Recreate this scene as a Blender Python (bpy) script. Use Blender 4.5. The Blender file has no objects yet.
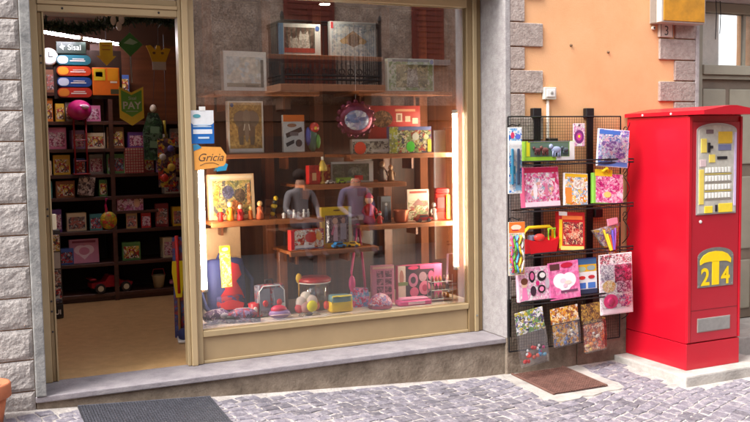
import bpy, bmesh, math, random
from mathutils import Vector, Matrix, noise
random.seed(7)
R = math.radians
scn = bpy.context.scene
C = scn.collection

# ------------------------------------------------------------------ camera
cam_d = bpy.data.cameras.new('camera')
cam = bpy.data.objects.new('camera', cam_d)
C.objects.link(cam)
cam_d.sensor_width = 36.0
cam_d.lens = 896.0 / 750.0 * 36.0
cam_d.clip_start = 0.05
cam_d.clip_end = 400.0
right = Vector((0.905, -0.425, -0.016)).normalized()
back = -Vector((0.422, 0.903, -0.076)).normalized()
up = back.cross(right).normalized()
right = up.cross(back).normalized()
m3 = Matrix((right, up, back)).transposed()
cam.matrix_world = Matrix.Translation((0.0, -5.5106, 1.374)) @ m3.to_4x4()
scn.camera = cam

# ------------------------------------------------------------------ world, sun, exposure
SUN_EL, SUN_AZ = 50.0, 258.0          # azimuth measured clockwise from +Y: light comes from the street side, left
w = bpy.data.worlds.new('World')
scn.world = w
w.use_nodes = True
wn = w.node_tree
wn.nodes.clear()
sky = wn.nodes.new('ShaderNodeTexSky')
sky.sky_type = 'NISHITA'
sky.sun_disc = False
sky.sun_elevation = R(SUN_EL)
sky.sun_rotation = R(SUN_AZ)
sky.dust_density = 3.0
hs = wn.nodes.new('ShaderNodeHueSaturation')
hs.inputs['Saturation'].default_value = 0.22
bg = wn.nodes.new('ShaderNodeBackground')
bg.inputs['Strength'].default_value = 0.15
wo = wn.nodes.new('ShaderNodeOutputWorld')
wn.links.new(sky.outputs[0], hs.inputs['Color'])
wn.links.new(hs.outputs[0], bg.inputs['Color'])
wn.links.new(bg.outputs[0], wo.inputs['Surface'])
sd = bpy.data.lights.new('sun', 'SUN')
sd.energy = 1.5
sd.angle = R(40)
sd.color = (1.0, 0.955, 0.89)
so = bpy.data.objects.new('sun', sd)
C.objects.link(so)
sv = Vector((math.sin(R(SUN_AZ)) * math.cos(R(SUN_EL)), math.cos(R(SUN_AZ)) * math.cos(R(SUN_EL)), math.sin(R(SUN_EL))))
so.rotation_euler = sv.to_track_quat('Z', 'Y').to_euler()
so.location = sv * 30
vs = scn.view_settings
vs.view_transform = 'Standard'
vs.look = 'None'
vs.exposure = 1.75
vs.gamma = 1.0
vs.use_curve_mapping = False
scn.cycles.use_denoising = True
scn.cycles.max_bounces = 8
scn.cycles.transparent_max_bounces = 16
scn.cycles.caustics_reflective = False
scn.cycles.caustics_refractive = False
scn.cycles.sample_clamp_indirect = 6.0

# ------------------------------------------------------------------ materials
MATS = {}
def S(r, g, b):                       # photograph colour (0-255) to linear
    f = lambda c: (c / 255 / 12.92) if c / 255 <= 0.04045 else ((c / 255 + 0.055) / 1.055) ** 2.4
    return (f(r), f(g), f(b))

def newmat(name):
    m = bpy.data.materials.new(name)
    m.use_nodes = True
    nt = m.node_tree
    return m, nt, nt.nodes['Principled BSDF']

def mat(name, col, rough=0.5, metal=0.0, var=0.0, vscale=6.0, bump=0.0, bscale=40.0, emit=None, estr=0.0, coat=0.0, col2=None, detail=4.0):
    if name in MATS:
        return MATS[name]
    m, nt, b = newmat(name)
    b.inputs['Base Color'].default_value = (*col, 1)
    b.inputs['Roughness'].default_value = rough
    b.inputs['Metallic'].default_value = metal
    if coat:
        b.inputs['Coat Weight'].default_value = coat
        b.inputs['Coat Roughness'].default_value = 0.12
    N = nt.nodes
    L = nt.links
    if var > 0 or bump > 0:
        tc = N.new('ShaderNodeTexCoord')
    if var > 0:
        nz = N.new('ShaderNodeTexNoise')
        nz.inputs['Scale'].default_value = vscale
        nz.inputs['Detail'].default_value = detail
        nz.inputs['Roughness'].default_value = 0.65
        L.new(tc.outputs['Object'], nz.inputs['Vector'])
        rp = N.new('ShaderNodeValToRGB')
        lo = col2 if col2 else tuple(c * (1 - var) for c in col)
        hi = tuple(min(1, c * (1 + var * 0.6)) for c in col)
        rp.color_ramp.elements[0].position = 0.32
        rp.color_ramp.elements[1].position = 0.68
        rp.color_ramp.elements[0].color = (*lo, 1)
        rp.color_ramp.elements[1].color = (*hi, 1)
        L.new(nz.outputs[0], rp.inputs[0])
        L.new(rp.outputs[0], b.inputs['Base Color'])
    if bump > 0:
        n2 = N.new('ShaderNodeTexNoise')
        n2.inputs['Scale'].default_value = bscale
        n2.inputs['Detail'].default_value = 6
        L.new(tc.outputs['Object'], n2.inputs['Vector'])
        bp = N.new('ShaderNodeBump')
        bp.inputs['Strength'].default_value = bump
        bp.inputs['Distance'].default_value = 0.01
        L.new(n2.outputs[0], bp.inputs['Height'])
        L.new(bp.outputs[0], b.inputs['Normal'])
    if emit:
        b.inputs['Emission Color'].default_value = (*emit, 1)
        b.inputs['Emission Strength'].default_value = estr
    MATS[name] = m
    return m

def plain(r, g, b, rough=0.4):        # plain printed / plastic colour
    return mat('paint_%d_%d_%d_%d' % (r, g, b, int(rough * 100)), S(r, g, b), rough, var=0.06, vscale=30)

def glassmat(name, fac, tint=(1, 1, 1), rough=0.0, ior_fres=True):
    if name in MATS:
        return MATS[name]
    m, nt, b = newmat(name)
    N, L = nt.nodes, nt.links
    N.remove(b)
    tr = N.new('ShaderNodeBsdfTransparent')
    tr.inputs[0].default_value = (*tint, 1)
    gl = N.new('ShaderNodeBsdfGlossy')
    gl.inputs['Roughness'].default_value = rough
    gl.inputs['Color'].default_value = (1, 1, 1, 1)
    lw = N.new('ShaderNodeLayerWeight')
    lw.inputs['Blend'].default_value = 0.25
    mr = N.new('ShaderNodeMapRange')
    mr.inputs['To Min'].default_value = fac
    mr.inputs['To Max'].default_value = min(1, fac + 0.6)
    L.new(lw.outputs['Fresnel'], mr.inputs['Value'])
    mx = N.new('ShaderNodeMixShader')
    L.new(mr.outputs[0], mx.inputs[0])
    L.new(tr.outputs[0], mx.inputs[1])
    L.new(gl.outputs[0], mx.inputs[2])
    L.new(mx.outputs[0], N['Material Output'].inputs[0])
    MATS[name] = m
    return m

PSEED = [0]
def printmat(cols, scale=22.0, rough=0.35, fine=2.7, seed=None):
    """a busy colour print: soft patches in the palette with finer marks on top"""
    PSEED[0] += 1
    sd_ = PSEED[0] if seed is None else seed
    scale *= 1.5
    m, nt, b = newmat('print_%d' % PSEED[0])
    N, L = nt.nodes, nt.links
    b.inputs['Roughness'].default_value = rough
    tc = N.new('ShaderNodeTexCoord')
    mp = N.new('ShaderNodeMapping')
    mp.inputs['Location'].default_value = (sd_ * 1.37, sd_ * 0.71, sd_ * 2.13)
    L.new(tc.outputs['Object'], mp.inputs[0])
    nz = N.new('ShaderNodeTexNoise')
    nz.inputs['Scale'].default_value = scale * 0.8
    nz.inputs['Detail'].default_value = 3
    L.new(mp.outputs[0], nz.inputs['Vector'])
    ad = N.new('ShaderNodeVectorMath')
    ad.operation = 'MULTIPLY_ADD'
    L.new(nz.outputs['Color'], ad.inputs[0])
    ad.inputs[1].default_value = (0.05, 0.05, 0.05)
    L.new(mp.outputs[0], ad.inputs[2])
    outs = []
    for k, s in enumerate((scale, scale * fine)):
        v = N.new('ShaderNodeTexVoronoi')
        v.inputs['Scale'].default_value = s
        L.new(ad.outputs[0], v.inputs['Vector'])
        sp = N.new('ShaderNodeSeparateColor')
        L.new(v.outputs['Color'], sp.inputs[0])
        rp = N.new('ShaderNodeValToRGB')
        cr = rp.color_ramp
        cr.interpolation = 'CONSTANT'
        cc = list(cols)
        if k:
            random.Random(sd_).shuffle(cc)
        cr.elements[0].color = (*cc[0], 1)
        cr.elements[0].position = 0
        cr.elements[1].position = 1.0 / len(cc)
        cr.elements[1].color = (*cc[1 % len(cc)], 1)
        for i in range(2, len(cc)):
            e = cr.elements.new(i / len(cc))
            e.color = (*cc[i], 1)
        L.new(sp.outputs[0], rp.inputs[0])
        outs.append((rp, sp))
    th = N.new('ShaderNodeMath')
    th.operation = 'GREATER_THAN'
    th.inputs[1].default_value = 0.64
    L.new(outs[1][1].outputs[1], th.inputs[0])
    mx = N.new('ShaderNodeMix')
    mx.data_type = 'RGBA'
    L.new(th.outputs[0], mx.inputs[0])
    L.new(outs[0][0].outputs[0], mx.inputs[6])
    L.new(outs[1][0].outputs[0], mx.inputs[7])
    n5 = N.new('ShaderNodeTexNoise')
    n5.inputs['Scale'].default_value = scale * 2.2
    n5.inputs['Detail'].default_value = 3
    L.new(mp.outputs[0], n5.inputs['Vector'])
    r5 = N.new('ShaderNodeMapRange')
    r5.inputs['From Min'].default_value = 0.3
    r5.inputs['From Max'].default_value = 0.7
    r5.inputs['To Min'].default_value = 0.62
    r5.inputs['To Max'].default_value = 1.15
    L.new(n5.outputs[0], r5.inputs['Value'])
    v5 = N.new('ShaderNodeVectorMath')
    v5.operation = 'SCALE'
    L.new(mx.outputs[2], v5.inputs[0])
    L.new(r5.outputs[0], v5.inputs['Scale'])
    L.new(v5.outputs[0], b.inputs['Base Color'])
    return m

def stonemat(name, c1, c2, c3, scale=9.0, bump=0.5, bscale=60.0, rough=0.85, speck=0.0, var=0.12):
    if name in MATS:
        return MATS[name]
    m, nt, b = newmat(name)
    N, L = nt.nodes, nt.links
    b.inputs['Roughness'].default_value = rough
    tc = N.new('ShaderNodeTexCoord')
    g = N.new('ShaderNodeNewGeometry')
    oi = N.new('ShaderNodeObjectInfo')
    n1 = N.new('ShaderNodeTexNoise')
    n1.inputs['Scale'].default_value = scale
    n1.inputs['Detail'].default_value = 8
    n1.inputs['Roughness'].default_value = 0.7
    L.new(g.outputs['Position'], n1.inputs['Vector'])
    rp = N.new('ShaderNodeValToRGB')
    cr = rp.color_ramp
    cr.elements[0].position = 0.3
    cr.elements[1].position = 0.72
    cr.elements[0].color = (*c1, 1)
    cr.elements[1].color = (*c3, 1)
    e = cr.elements.new(0.5)
    e.color = (*c2, 1)
    L.new(n1.outputs[0], rp.inputs[0])
    n3 = N.new('ShaderNodeTexNoise')
    n3.inputs['Scale'].default_value = bscale * 3
    n3.inputs['Detail'].default_value = 2
    L.new(g.outputs['Position'], n3.inputs['Vector'])
    mr = N.new('ShaderNodeMapRange')
    mr.inputs['From Min'].default_value = 0.3
    mr.inputs['From Max'].default_value = 0.7
    mr.inputs['To Min'].default_value = 1 - speck
    mr.inputs['To Max'].default_value = 1 + speck
    L.new(n3.outputs[0], mr.inputs['Value'])
    rm = N.new('ShaderNodeMapRange')
    rm.inputs['To Min'].default_value = 1 - var
    rm.inputs['To Max'].default_value = 1 + var
    L.new(oi.outputs['Random'], rm.inputs['Value'])
    mu = N.new('ShaderNodeMath')
    mu.operation = 'MULTIPLY'
    L.new(mr.outputs[0], mu.inputs[0])
    L.new(rm.outputs[0], mu.inputs[1])
    vm = N.new('ShaderNodeVectorMath')
    vm.operation = 'SCALE'
    L.new(rp.outputs[0], vm.inputs[0])
    L.new(mu.outputs[0], vm.inputs['Scale'])
    L.new(vm.outputs[0], b.inputs['Base Color'])
    n2 = N.new('ShaderNodeTexNoise')
    n2.inputs['Scale'].default_value = bscale
    n2.inputs['Detail'].default_value = 8
    L.new(g.outputs['Position'], n2.inputs['Vector'])
    bp = N.new('ShaderNodeBump')
    bp.inputs['Strength'].default_value = bump
    bp.inputs['Distance'].default_value = 0.012
    L.new(n2.outputs[0], bp.inputs['Height'])
    L.new(bp.outputs[0], b.inputs['Normal'])
    MATS[name] = m
    return m

def woodmat(name, c1, c2, rough=0.4, axis='X'):
    if name in MATS:
        return MATS[name]
    m, nt, b = newmat(name)
    N, L = nt.nodes, nt.links
    b.inputs['Roughness'].default_value = rough
    g = N.new('ShaderNodeNewGeometry')
    mp = N.new('ShaderNodeMapping')
    mp.inputs['Scale'].default_value = {'X': (1.5, 22, 22), 'Z': (22, 22, 1.5)}[axis]
    L.new(g.outputs['Position'], mp.inputs[0])
    n1 = N.new('ShaderNodeTexNoise')
    n1.inputs['Scale'].default_value = 1.4
    n1.inputs['Detail'].default_value = 6
    L.new(mp.outputs[0], n1.inputs['Vector'])
    rp = N.new('ShaderNodeValToRGB')
    rp.color_ramp.elements[0].position = 0.3
    rp.color_ramp.elements[1].position = 0.7
    rp.color_ramp.elements[0].color = (*c1, 1)
    rp.color_ramp.elements[1].color = (*c2, 1)
    L.new(n1.outputs[0], rp.inputs[0])
    L.new(rp.outputs[0], b.inputs['Base Color'])
    MATS[name] = m
    return m

PLASTER = stonemat('plaster_orange', S(218, 160, 112), S(226, 170, 122), S(230, 178, 132), scale=1.7, bump=0.12, bscale=90, rough=0.9, speck=0.03)
SPLIT = stonemat('split_stone', S(130, 124, 121), S(162, 155, 151), S(188, 181, 176), scale=20, bump=0.7, bscale=70, speck=0.16, var=.06)
QUOIN = stonemat('quoin_stone', S(142, 126, 119), S(166, 151, 143), S(186, 172, 164), scale=30, bump=0.5, bscale=70, speck=0.16)
GRANITE = stonemat('granite_reveal', S(142, 135, 135), S(160, 154, 153), S(176, 171, 170), scale=20, bump=0.3, bscale=120, speck=0.2)
JAMB = stonemat('jamb_stone', S(98, 98, 98), S(134, 133, 131), S(162, 160, 156), scale=14, bump=0.25, bscale=90, speck=0.1)
SLAB = stonemat('slab_stone', S(118, 111, 116), S(140, 133, 137), S(158, 151, 152), scale=7, bump=0.3, bscale=80, speck=0.1)
RISER = stonemat('riser_concrete', S(88, 76, 64), S(124, 110, 96), S(154, 140, 124), scale=6, bump=0.5, bscale=50, speck=0.12)
MORTAR = stonemat('pale_mortar', S(146, 138, 134), S(172, 164, 159), S(194, 187, 181), scale=9, bump=0.7, bscale=60, rough=0.95, speck=0.2)
SETT = stonemat('setts', S(88, 84, 94), S(116, 111, 120), S(164, 157, 158), scale=24, bump=0.6, bscale=70, rough=0.75, speck=0.16, var=0.28)
CEMENT = stonemat('cement', S(142, 136, 130), S(166, 160, 154), S(186, 181, 174), scale=7, bump=0.35, bscale=60, rough=0.95, speck=0.06)
STUCCO = stonemat('stucco_grey', S(120, 106, 96), S(160, 144, 132), S(190, 174, 162), scale=5, bump=1.0, bscale=14, rough=0.95, speck=0.35)
ALU = mat('frame_aluminium', S(184, 162, 124), 0.38, 0.2, var=0.1, vscale=3)
ALU_D = mat('frame_aluminium_dark', S(150, 126, 90), 0.35, 0.25, var=0.1, vscale=3)
PANEL = mat('panel_beige', S(172, 148, 112), 0.42, 0.1, var=0.1, vscale=2.5)
WOOD = woodmat('shelf_wood', S(130, 70, 34), S(168, 102, 58))
WOODZ = woodmat('post_wood', S(110, 60, 36), S(148, 88, 54), axis='Z')
WOODD = woodmat('dark_wood', S(58, 34, 24), S(84, 50, 34), axis='Z')
SHELFD = woodmat('shop_shelf_wood', S(66, 38, 30), S(90, 54, 42))
BLACK = mat('black_wire', S(26, 24, 26), 0.45, 0.2)
IRON = mat('balcony_iron', S(30, 28, 28), 0.6)
RED = mat('machine_red', S(188, 8, 34), 0.36, coat=0.15, var=0.07, vscale=1.4, bump=0.03, bscale=200)
RED_SHADED = mat('machine_red_shaded', S(176, 26, 44), 0.33, coat=0.2, var=0.08, vscale=2)  # duller copy of the red: the front's weaker light put into the colour
STEEL = mat('brushed_steel', S(176, 176, 172), 0.32, 0.8, var=0.15, vscale=20)
WHITE = plain(232, 230, 226)
CREAM = plain(224, 208, 176)
YEL = plain(244, 206, 24)
GLASS = glassmat('window_glass', 0.17, tint=(0.96, 0.97, 0.97))
CLEAR = glassmat('clear_plastic', 0.07, tint=(0.97, 0.97, 0.97), rough=0.06)
PINK = plain(226, 96, 152)
LPINK = plain(240, 170, 200)
GREEN = plain(90, 170, 60)
BLUE = plain(40, 90, 180)
PURPLE = plain(96, 60, 150)
TOYRED = plain(206, 30, 36)
ORANGE = plain(238, 128, 40)
DARK = plain(34, 30, 36)

# ------------------------------------------------------------------ lettering, converted once
TEXTS = ['Sisal', 'PAY', '2', '4', '3', 'QUI', 'Gricia']
TX = {}
for s in TEXTS:
    cu = bpy.data.curves.new('letters', 'FONT')
    cu.body = s
    cu.align_x = 'CENTER'
    cu.size = 1.0
    cu.extrude = 0.0
    if s == 'Gricia':
        cu.shear = 0.35
    if s in ('2', '4', 'PAY', 'QUI'):
        cu.offset = 0.025
    o = bpy.data.objects.new('letters', cu)
    C.objects.link(o)
    TX[s] = o
bpy.context.view_layer.update()
dg = bpy.context.evaluated_depsgraph_get()
for s, o in list(TX.items()):
    me = bpy.data.meshes.new_from_object(o.evaluated_get(dg))
    TX[s] = ([tuple(v.co) for v in me.vertices], [tuple(p.vertices) for p in me.polygons])
    bpy.data.objects.remove(o)
    bpy.data.meshes.remove(me)

# ------------------------------------------------------------------ mesh helpers
class MB:
    def __init__(self):
        self.v = []
        self.f = []
        self.m = []
        self.mats = []
    def mi(self, m):
        if m not in self.mats:
            self.mats.append(m)
        return self.mats.index(m)
    def add(self, vs_, fs, m):
        o = len(self.v)
        k = self.mi(m)
        self.v += [tuple(v) for v in vs_]
        self.f += [tuple(i + o for i in f) for f in fs]
        self.m += [k] * len(fs)
        return self
    def box(self, x0, x1, y0, y1, z0, z1, m, bev=0.0):
        if bev <= 0:
            vs_ = [(x, y, z) for z in (z0, z1) for y in (y0, y1) for x in (x0, x1)]
            fs = [(0, 2, 3, 1), (4, 5, 7, 6), (0, 1, 5, 4), (2, 6, 7, 3), (0, 4, 6, 2), (1, 3, 7, 5)]
            return self.add(vs_, fs, m)
        bm = bmesh.new()
        bmesh.ops.create_cube(bm, size=1)
        for v in bm.verts:
            v.co = ((x0 + x1) / 2 + v.co.x * (x1 - x0), (y0 + y1) / 2 + v.co.y * (y1 - y0), (z0 + z1) / 2 + v.co.z * (z1 - z0))
        bmesh.ops.bevel(bm, geom=bm.edges[:], offset=bev, segments=2 if bev > 0.004 else 1, affect='EDGES', profile=0.6)
        bm.verts.index_update()
        self.add([v.co for v in bm.verts], [[v.index for v in f.verts] for f in bm.faces], m)
        bm.free()
        return self
    def lathe(self, prof, m, n=16, axis='Z', c=(0, 0, 0)):
        vs_, fs = [], []
        for r, h in prof:
            for k in range(n):
                a = 2 * math.pi * k / n
                p = (r * math.cos(a), r * math.sin(a), h)
                if axis == 'Y':
                    p = (p[0], p[2], p[1])
                elif axis == 'X':
                    p = (p[2], p[0], p[1])
                vs_.append((p[0] + c[0], p[1] + c[1], p[2] + c[2]))
        for i in range(len(prof) - 1):
            for k in range(n):
                k2 = (k + 1) % n
                fs.append((i * n + k, i * n + k2, (i + 1) * n + k2, (i + 1) * n + k))
        fs.append(tuple(range(n))[::-1])
        fs.append(tuple((len(prof) - 1) * n + k for k in range(n)))
        return self.add(vs_, fs, m)
    def ball(self, c, rx, ry, rz, m, n=12, rings=8):
        vs_, fs = [], []
        for i in range(rings + 1):
            t = math.pi * i / rings
            rr = max(math.sin(t), 0.02)
            for k in range(n):
                a = 2 * math.pi * k / n
                vs_.append((c[0] + rx * rr * math.cos(a), c[1] + ry * rr * math.sin(a), c[2] - rz * math.cos(t)))
        for i in range(rings):
            for k in range(n):
                k2 = (k + 1) % n
                fs.append((i * n + k, i * n + k2, (i + 1) * n + k2, (i + 1) * n + k))
        return self.add(vs_, fs, m)
    def tube(self, pts, r, m, n=6, closed=False):
        pts = [Vector(p) for p in pts]
        N = len(pts)
        vs_, fs = [], []
        for i, p in enumerate(pts):
            a = pts[i - 1] if (i > 0 or closed) else p
            b = pts[(i + 1) % N] if (i < N - 1 or closed) else p
            d = (b - a).normalized()
            u = d.cross(Vector((0, 0, 1)))
            if u.length < 0.1:
                u = d.cross(Vector((1, 0, 0)))
            u.normalize()
            w_ = d.cross(u)
            for k in range(n):
                t = 2 * math.pi * k / n
                vs_.append(p + u * (r * math.cos(t)) + w_ * (r * math.sin(t)))
        for i in range(N if closed else N - 1):
            j = (i + 1) % N
            for k in range(n):
                k2 = (k + 1) % n
                fs.append((i * n + k, j * n + k, j * n + k2, i * n + k2))
        if not closed:
            fs.append(tuple(range(n)))
            fs.append(tuple((N - 1) * n + k for k in range(n))[::-1])
        return self.add(vs_, fs, m)
    def prism(self, pts, y0, y1, m):           # outline in x,z, thickness along y
        n = len(pts)
        vs_ = [(p[0], y0, p[1]) for p in pts] + [(p[0], y1, p[1]) for p in pts]
        fs = [tuple(range(n)), tuple(range(2 * n - 1, n - 1, -1))]
        for k in range(n):
            k2 = (k + 1) % n
            fs.append((k, n + k, n + k2, k2))
        return self.add(vs_, fs, m)
    def flat(self, shapes, y, step=0.0005):      # printed shapes in the x,z plane, each a hair in front of the last
        for i, s in enumerate(shapes):
            yy = y - step * (i + 1)
            if s[0] == 'r':
                _, a, b, c, d, m = s
                self.add([(a, yy, b), (c, yy, b), (c, yy, d), (a, yy, d)], [(0, 1, 2, 3)], m)
            elif s[0] == 'e':
                _, cx, cz, rx, rz, m = s
                self.add([(cx + rx * math.cos(t * math.pi / 10), yy, cz + rz * math.sin(t * math.pi / 10)) for t in range(20)], [tuple(range(20))], m)
            elif s[0] == 'p':
                self.add([(p[0], yy, p[1]) for p in s[1]], [tuple(range(len(s[1])))], s[2])
            elif s[0] == 't':
                _, txt, cx, cz, size, m = s
                V_, F_ = TX[txt]
                self.add([(cx + v[0] * size, yy, cz + v[1] * size) for v in V_], F_, m)
        return self
    def build(self, name, parent=None, smooth=False, loc=None, rot=None):
        me = bpy.data.meshes.new(name)
        me.from_pydata(self.v, [], self.f)
        for m in self.mats:
            me.materials.append(m)
        me.polygons.foreach_set('material_index', self.m)
        if smooth:
            me.polygons.foreach_set('use_smooth', [True] * len(self.f))
        me.update()
        o = bpy.data.objects.new(name, me)
        C.objects.link(o)
        if parent:
            o.parent = parent
        if loc:
            o.location = loc
        if rot:
            o.rotation_euler = rot
        return o

def tag(o, label=None, cat=None, group=None, kind=None):
    if label: o['label'] = label
    if cat: o['category'] = cat
    if group: o['group'] = group
    if kind: o['kind'] = kind
    return o

def thing(name, label, cat, loc=(0, 0, 0), rot=(0, 0, 0), group=None):
    o = bpy.data.objects.new(name, None)
    o.empty_display_size = 0.05
    C.objects.link(o)
    o.location = loc
    o.rotation_euler = rot
    return tag(o, label, cat, group)

def copy_tree(o, parent=None):
    c = o.copy()
    C.objects.link(c)
    c.parent = parent
    for ch in o.children:
        copy_tree(ch, c)
    return c

def bx(name, parent, x0, x1, y0, y1, z0, z1, m, bev=0.0, smooth=False):
    return MB().box(x0, x1, y0, y1, z0, z1, m, bev).build(name, parent, smooth)

def arc(cx, cz, rx, rz, a0, a1, n):
    return [(cx + rx * math.cos(R(a0 + (a1 - a0) * i / n)), cz + rz * math.sin(R(a0 + (a1 - a0) * i / n))) for i in range(n + 1)]

# ================================================================== SETTING
def zg(x, y):
    if x < 2.9:
        z = -0.05 - 0.064 * x
    elif x < 3.7:
        t = (x - 2.9) / 0.8
        z = -0.2356 - 0.064 * 0.8 * (t - t * t / 2)
    else:
        z = -0.2612
    if x < -1:
        z = 0.014
    d = min(max(-0.3 - y, 0), 1.6)
    return z - 0.045 * d

# ground: one sheet of mortar and street
xs = [-40, -20, -8, -3] + [-1 + 0.1 * i for i in range(91)] + [10, 14, 20, 30, 50]
ys = [-2.6, -2.4, -2.2, -2.0] + [-1.8 + 0.1 * i for i in range(19)]
xs = sorted(set(round(v, 3) for v in xs))
ys = sorted(set(round(v, 3) for v in ys))
gv = [(x, y, zg(x, y)) for y in ys for x in xs]
nx = len(xs)
gf = [(j * nx + i, j * nx + i + 1, (j + 1) * nx + i + 1, (j + 1) * nx + i) for j in range(len(ys) - 1) for i in range(nx - 1)]
ground = MB().add(gv, gf, MORTAR).build('pavement', smooth=True)
tag(ground, 'pale mortar bed of the cobbled pavement in front of the shop', 'pavement', kind='structure')

STREET = stonemat('street_setts', S(50, 47, 48), S(62, 59, 59), S(76, 72, 71), scale=11, bump=0.8, bscale=14, rough=0.85, speck=0.25)
ysr = [-40, -20, -12, -9, -8, -7, -6, -5, -4, -3, -2.6]
sv_ = [(x, y, zg(x, y)) for y in ysr for x in xs]
sf_ = [(j * nx + i, j * nx + i + 1, (j + 1) * nx + i + 1, (j + 1) * nx + i) for j in range(len(ysr) - 1) for i in range(nx - 1)]
tag(MB().add(sv_, sf_, STREET).build('street', smooth=True), 'grey cobbled street behind the viewer', 'street', kind='structure')
# setts laid in irregular courses
rnd = random.Random(3)
ca, sa = math.cos(R(14)), math.sin(R(14))
def blocked(x, y):
    if y > -0.36 or y < -2.6 or x < -0.2 or x > 6.4: return True
    if 3.36 < x < 3.98 and y > -0.93: return True            # cement round the grate
    if x > 4.30 and x < 5.25 and y > -1.10: return True      # machine plinth
    if x > 5.2 and y > -0.66: return True                    # doorstep
    return False
setts = []
def warp(u, v):
    v2 = v + 0.05 * math.sin(u * 1.9 + 0.6) + 0.018 * math.sin(u * 5.1 + v * 3)
    return (1 + u * ca - v2 * sa, -1.3 + u * sa + v2 * ca)
v0 = -3.2
while v0 < 2.6:
    hgt = rnd.uniform(.066, .092)
    u = -2.2 + rnd.uniform(0, .1)
    while u < 6.6:
        wd = rnd.uniform(.068, .118)
        g_ = rnd.uniform(.0035, .0065)
        j_ = lambda: rnd.uniform(-.007, .007)
        quad = [(u + g_ + j_(), v0 + g_ + j_()), (u + wd * .5, v0 + g_ + j_() * .6), (u + wd - g_ + j_(), v0 + g_ + j_()), (u + wd - g_ + j_() * .6, v0 + hgt * .5), (u + wd - g_ + j_(), v0 + hgt - g_ + j_()), (u + wd * .5, v0 + hgt - g_ + j_() * .6), (u + g_ + j_(), v0 + hgt - g_ + j_()), (u + g_ + j_() * .6, v0 + hgt * .5)]
        poly = [warp(a, b) for a, b in quad]
        x = sum(p[0] for p in poly) / 8
        y = sum(p[1] for p in poly) / 8
        u += wd
        if blocked(x, y):
            continue
        inview = (y > -0.55 - 0.521 * (x - 1.39)) and x > 0.9 and x < 5.3
        setts.append((not inview, math.hypot(x, y + 5.5), x, y, poly))
    v0 += hgt
setts.sort(key=lambda s: (s[0], s[1]))
def sett_geo(mb, x, y, poly, ox=0, oy=0, oz=0):
    h = rnd.uniform(0.003, 0.008)
    tx, ty = rnd.uniform(-.04, .04), rnd.uniform(-.04, .04)
    n = len(poly)
    vs_ = []
    jit = [(rnd.uniform(-.0055, .0055), rnd.uniform(-.0055, .0055)) for _ in poly]
    for sc, hh in ((1.0, -0.012), (0.985, h * 0.5), (0.90, h)):
        for (px, py), (ja, jb) in zip(poly, jit):
            qx, qy = x + (px - x) * sc + ja, y + (py - y) * sc + jb
            vs_.append((qx - ox, qy - oy, zg(qx, qy) + hh + tx * (qx - x) + ty * (qy - y) - oz))
    fs = []
    for r_ in range(2):
        for k in range(n):
            k2 = (k + 1) % n
            fs.append((r_ * n + k, r_ * n + k2, (r_ + 1) * n + k2, (r_ + 1) * n + k))
    vs_.append((x - ox, y - oy, zg(x, y) + h * 1.08 - oz))
    for k in range(n):
        fs.append((2 * n + k, 2 * n + (k + 1) % n, 3 * n))
    mb.add(vs_, fs, SETT)
rest = MB()
for k, (_, _, x, y, poly) in enumerate(setts):
    if k < 300:
        mb = MB()
        z0 = zg(x, y)
        sett_geo(mb, x, y, poly, x, y, z0)
        mb.build('cobblestone', ground, loc=(x, y, z0))
    else:
        sett_geo(rest, x, y, poly)
tag(rest.build('cobblestones_beyond', ground), kind='stuff')

# ------------------------------------------------------------------ the shop building
bld = thing('shop_building', 'orange plastered building with stone quoins and a recessed shopfront', 'building', (0, 0, 0))
wl = MB()
wl.box(-4, 0.347, -0.275, 0.30, -0.4, 6.5, PLASTER)
wl.box(0.347, 3.44, -0.30, 0.30, 2.46, 6.5, PLASTER)
wl.box(3.44, 5.15, -0.30, 0.30, -0.4, 6.5, PLASTER)
wl.box(5.15, 6.55, -0.30, 0.30, 2.56, 6.5, PLASTER)
wl.box(6.55, 12, -0.30, 0.30, -0.4, 6.5, PLASTER)
wl.build('plaster_wall', bld)
# small fixings left in the plaster
for x, z in ((3.985, 2.038), (4.315, 2.0)):
    MB().lathe([(0.0105, 0), (0.009, -0.006), (0.004, -0.016)], mat('rust_plug', S(110, 84, 60), .8), 8, 'Y', (x, -0.300, z)).build('wall_plug', bld)
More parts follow.
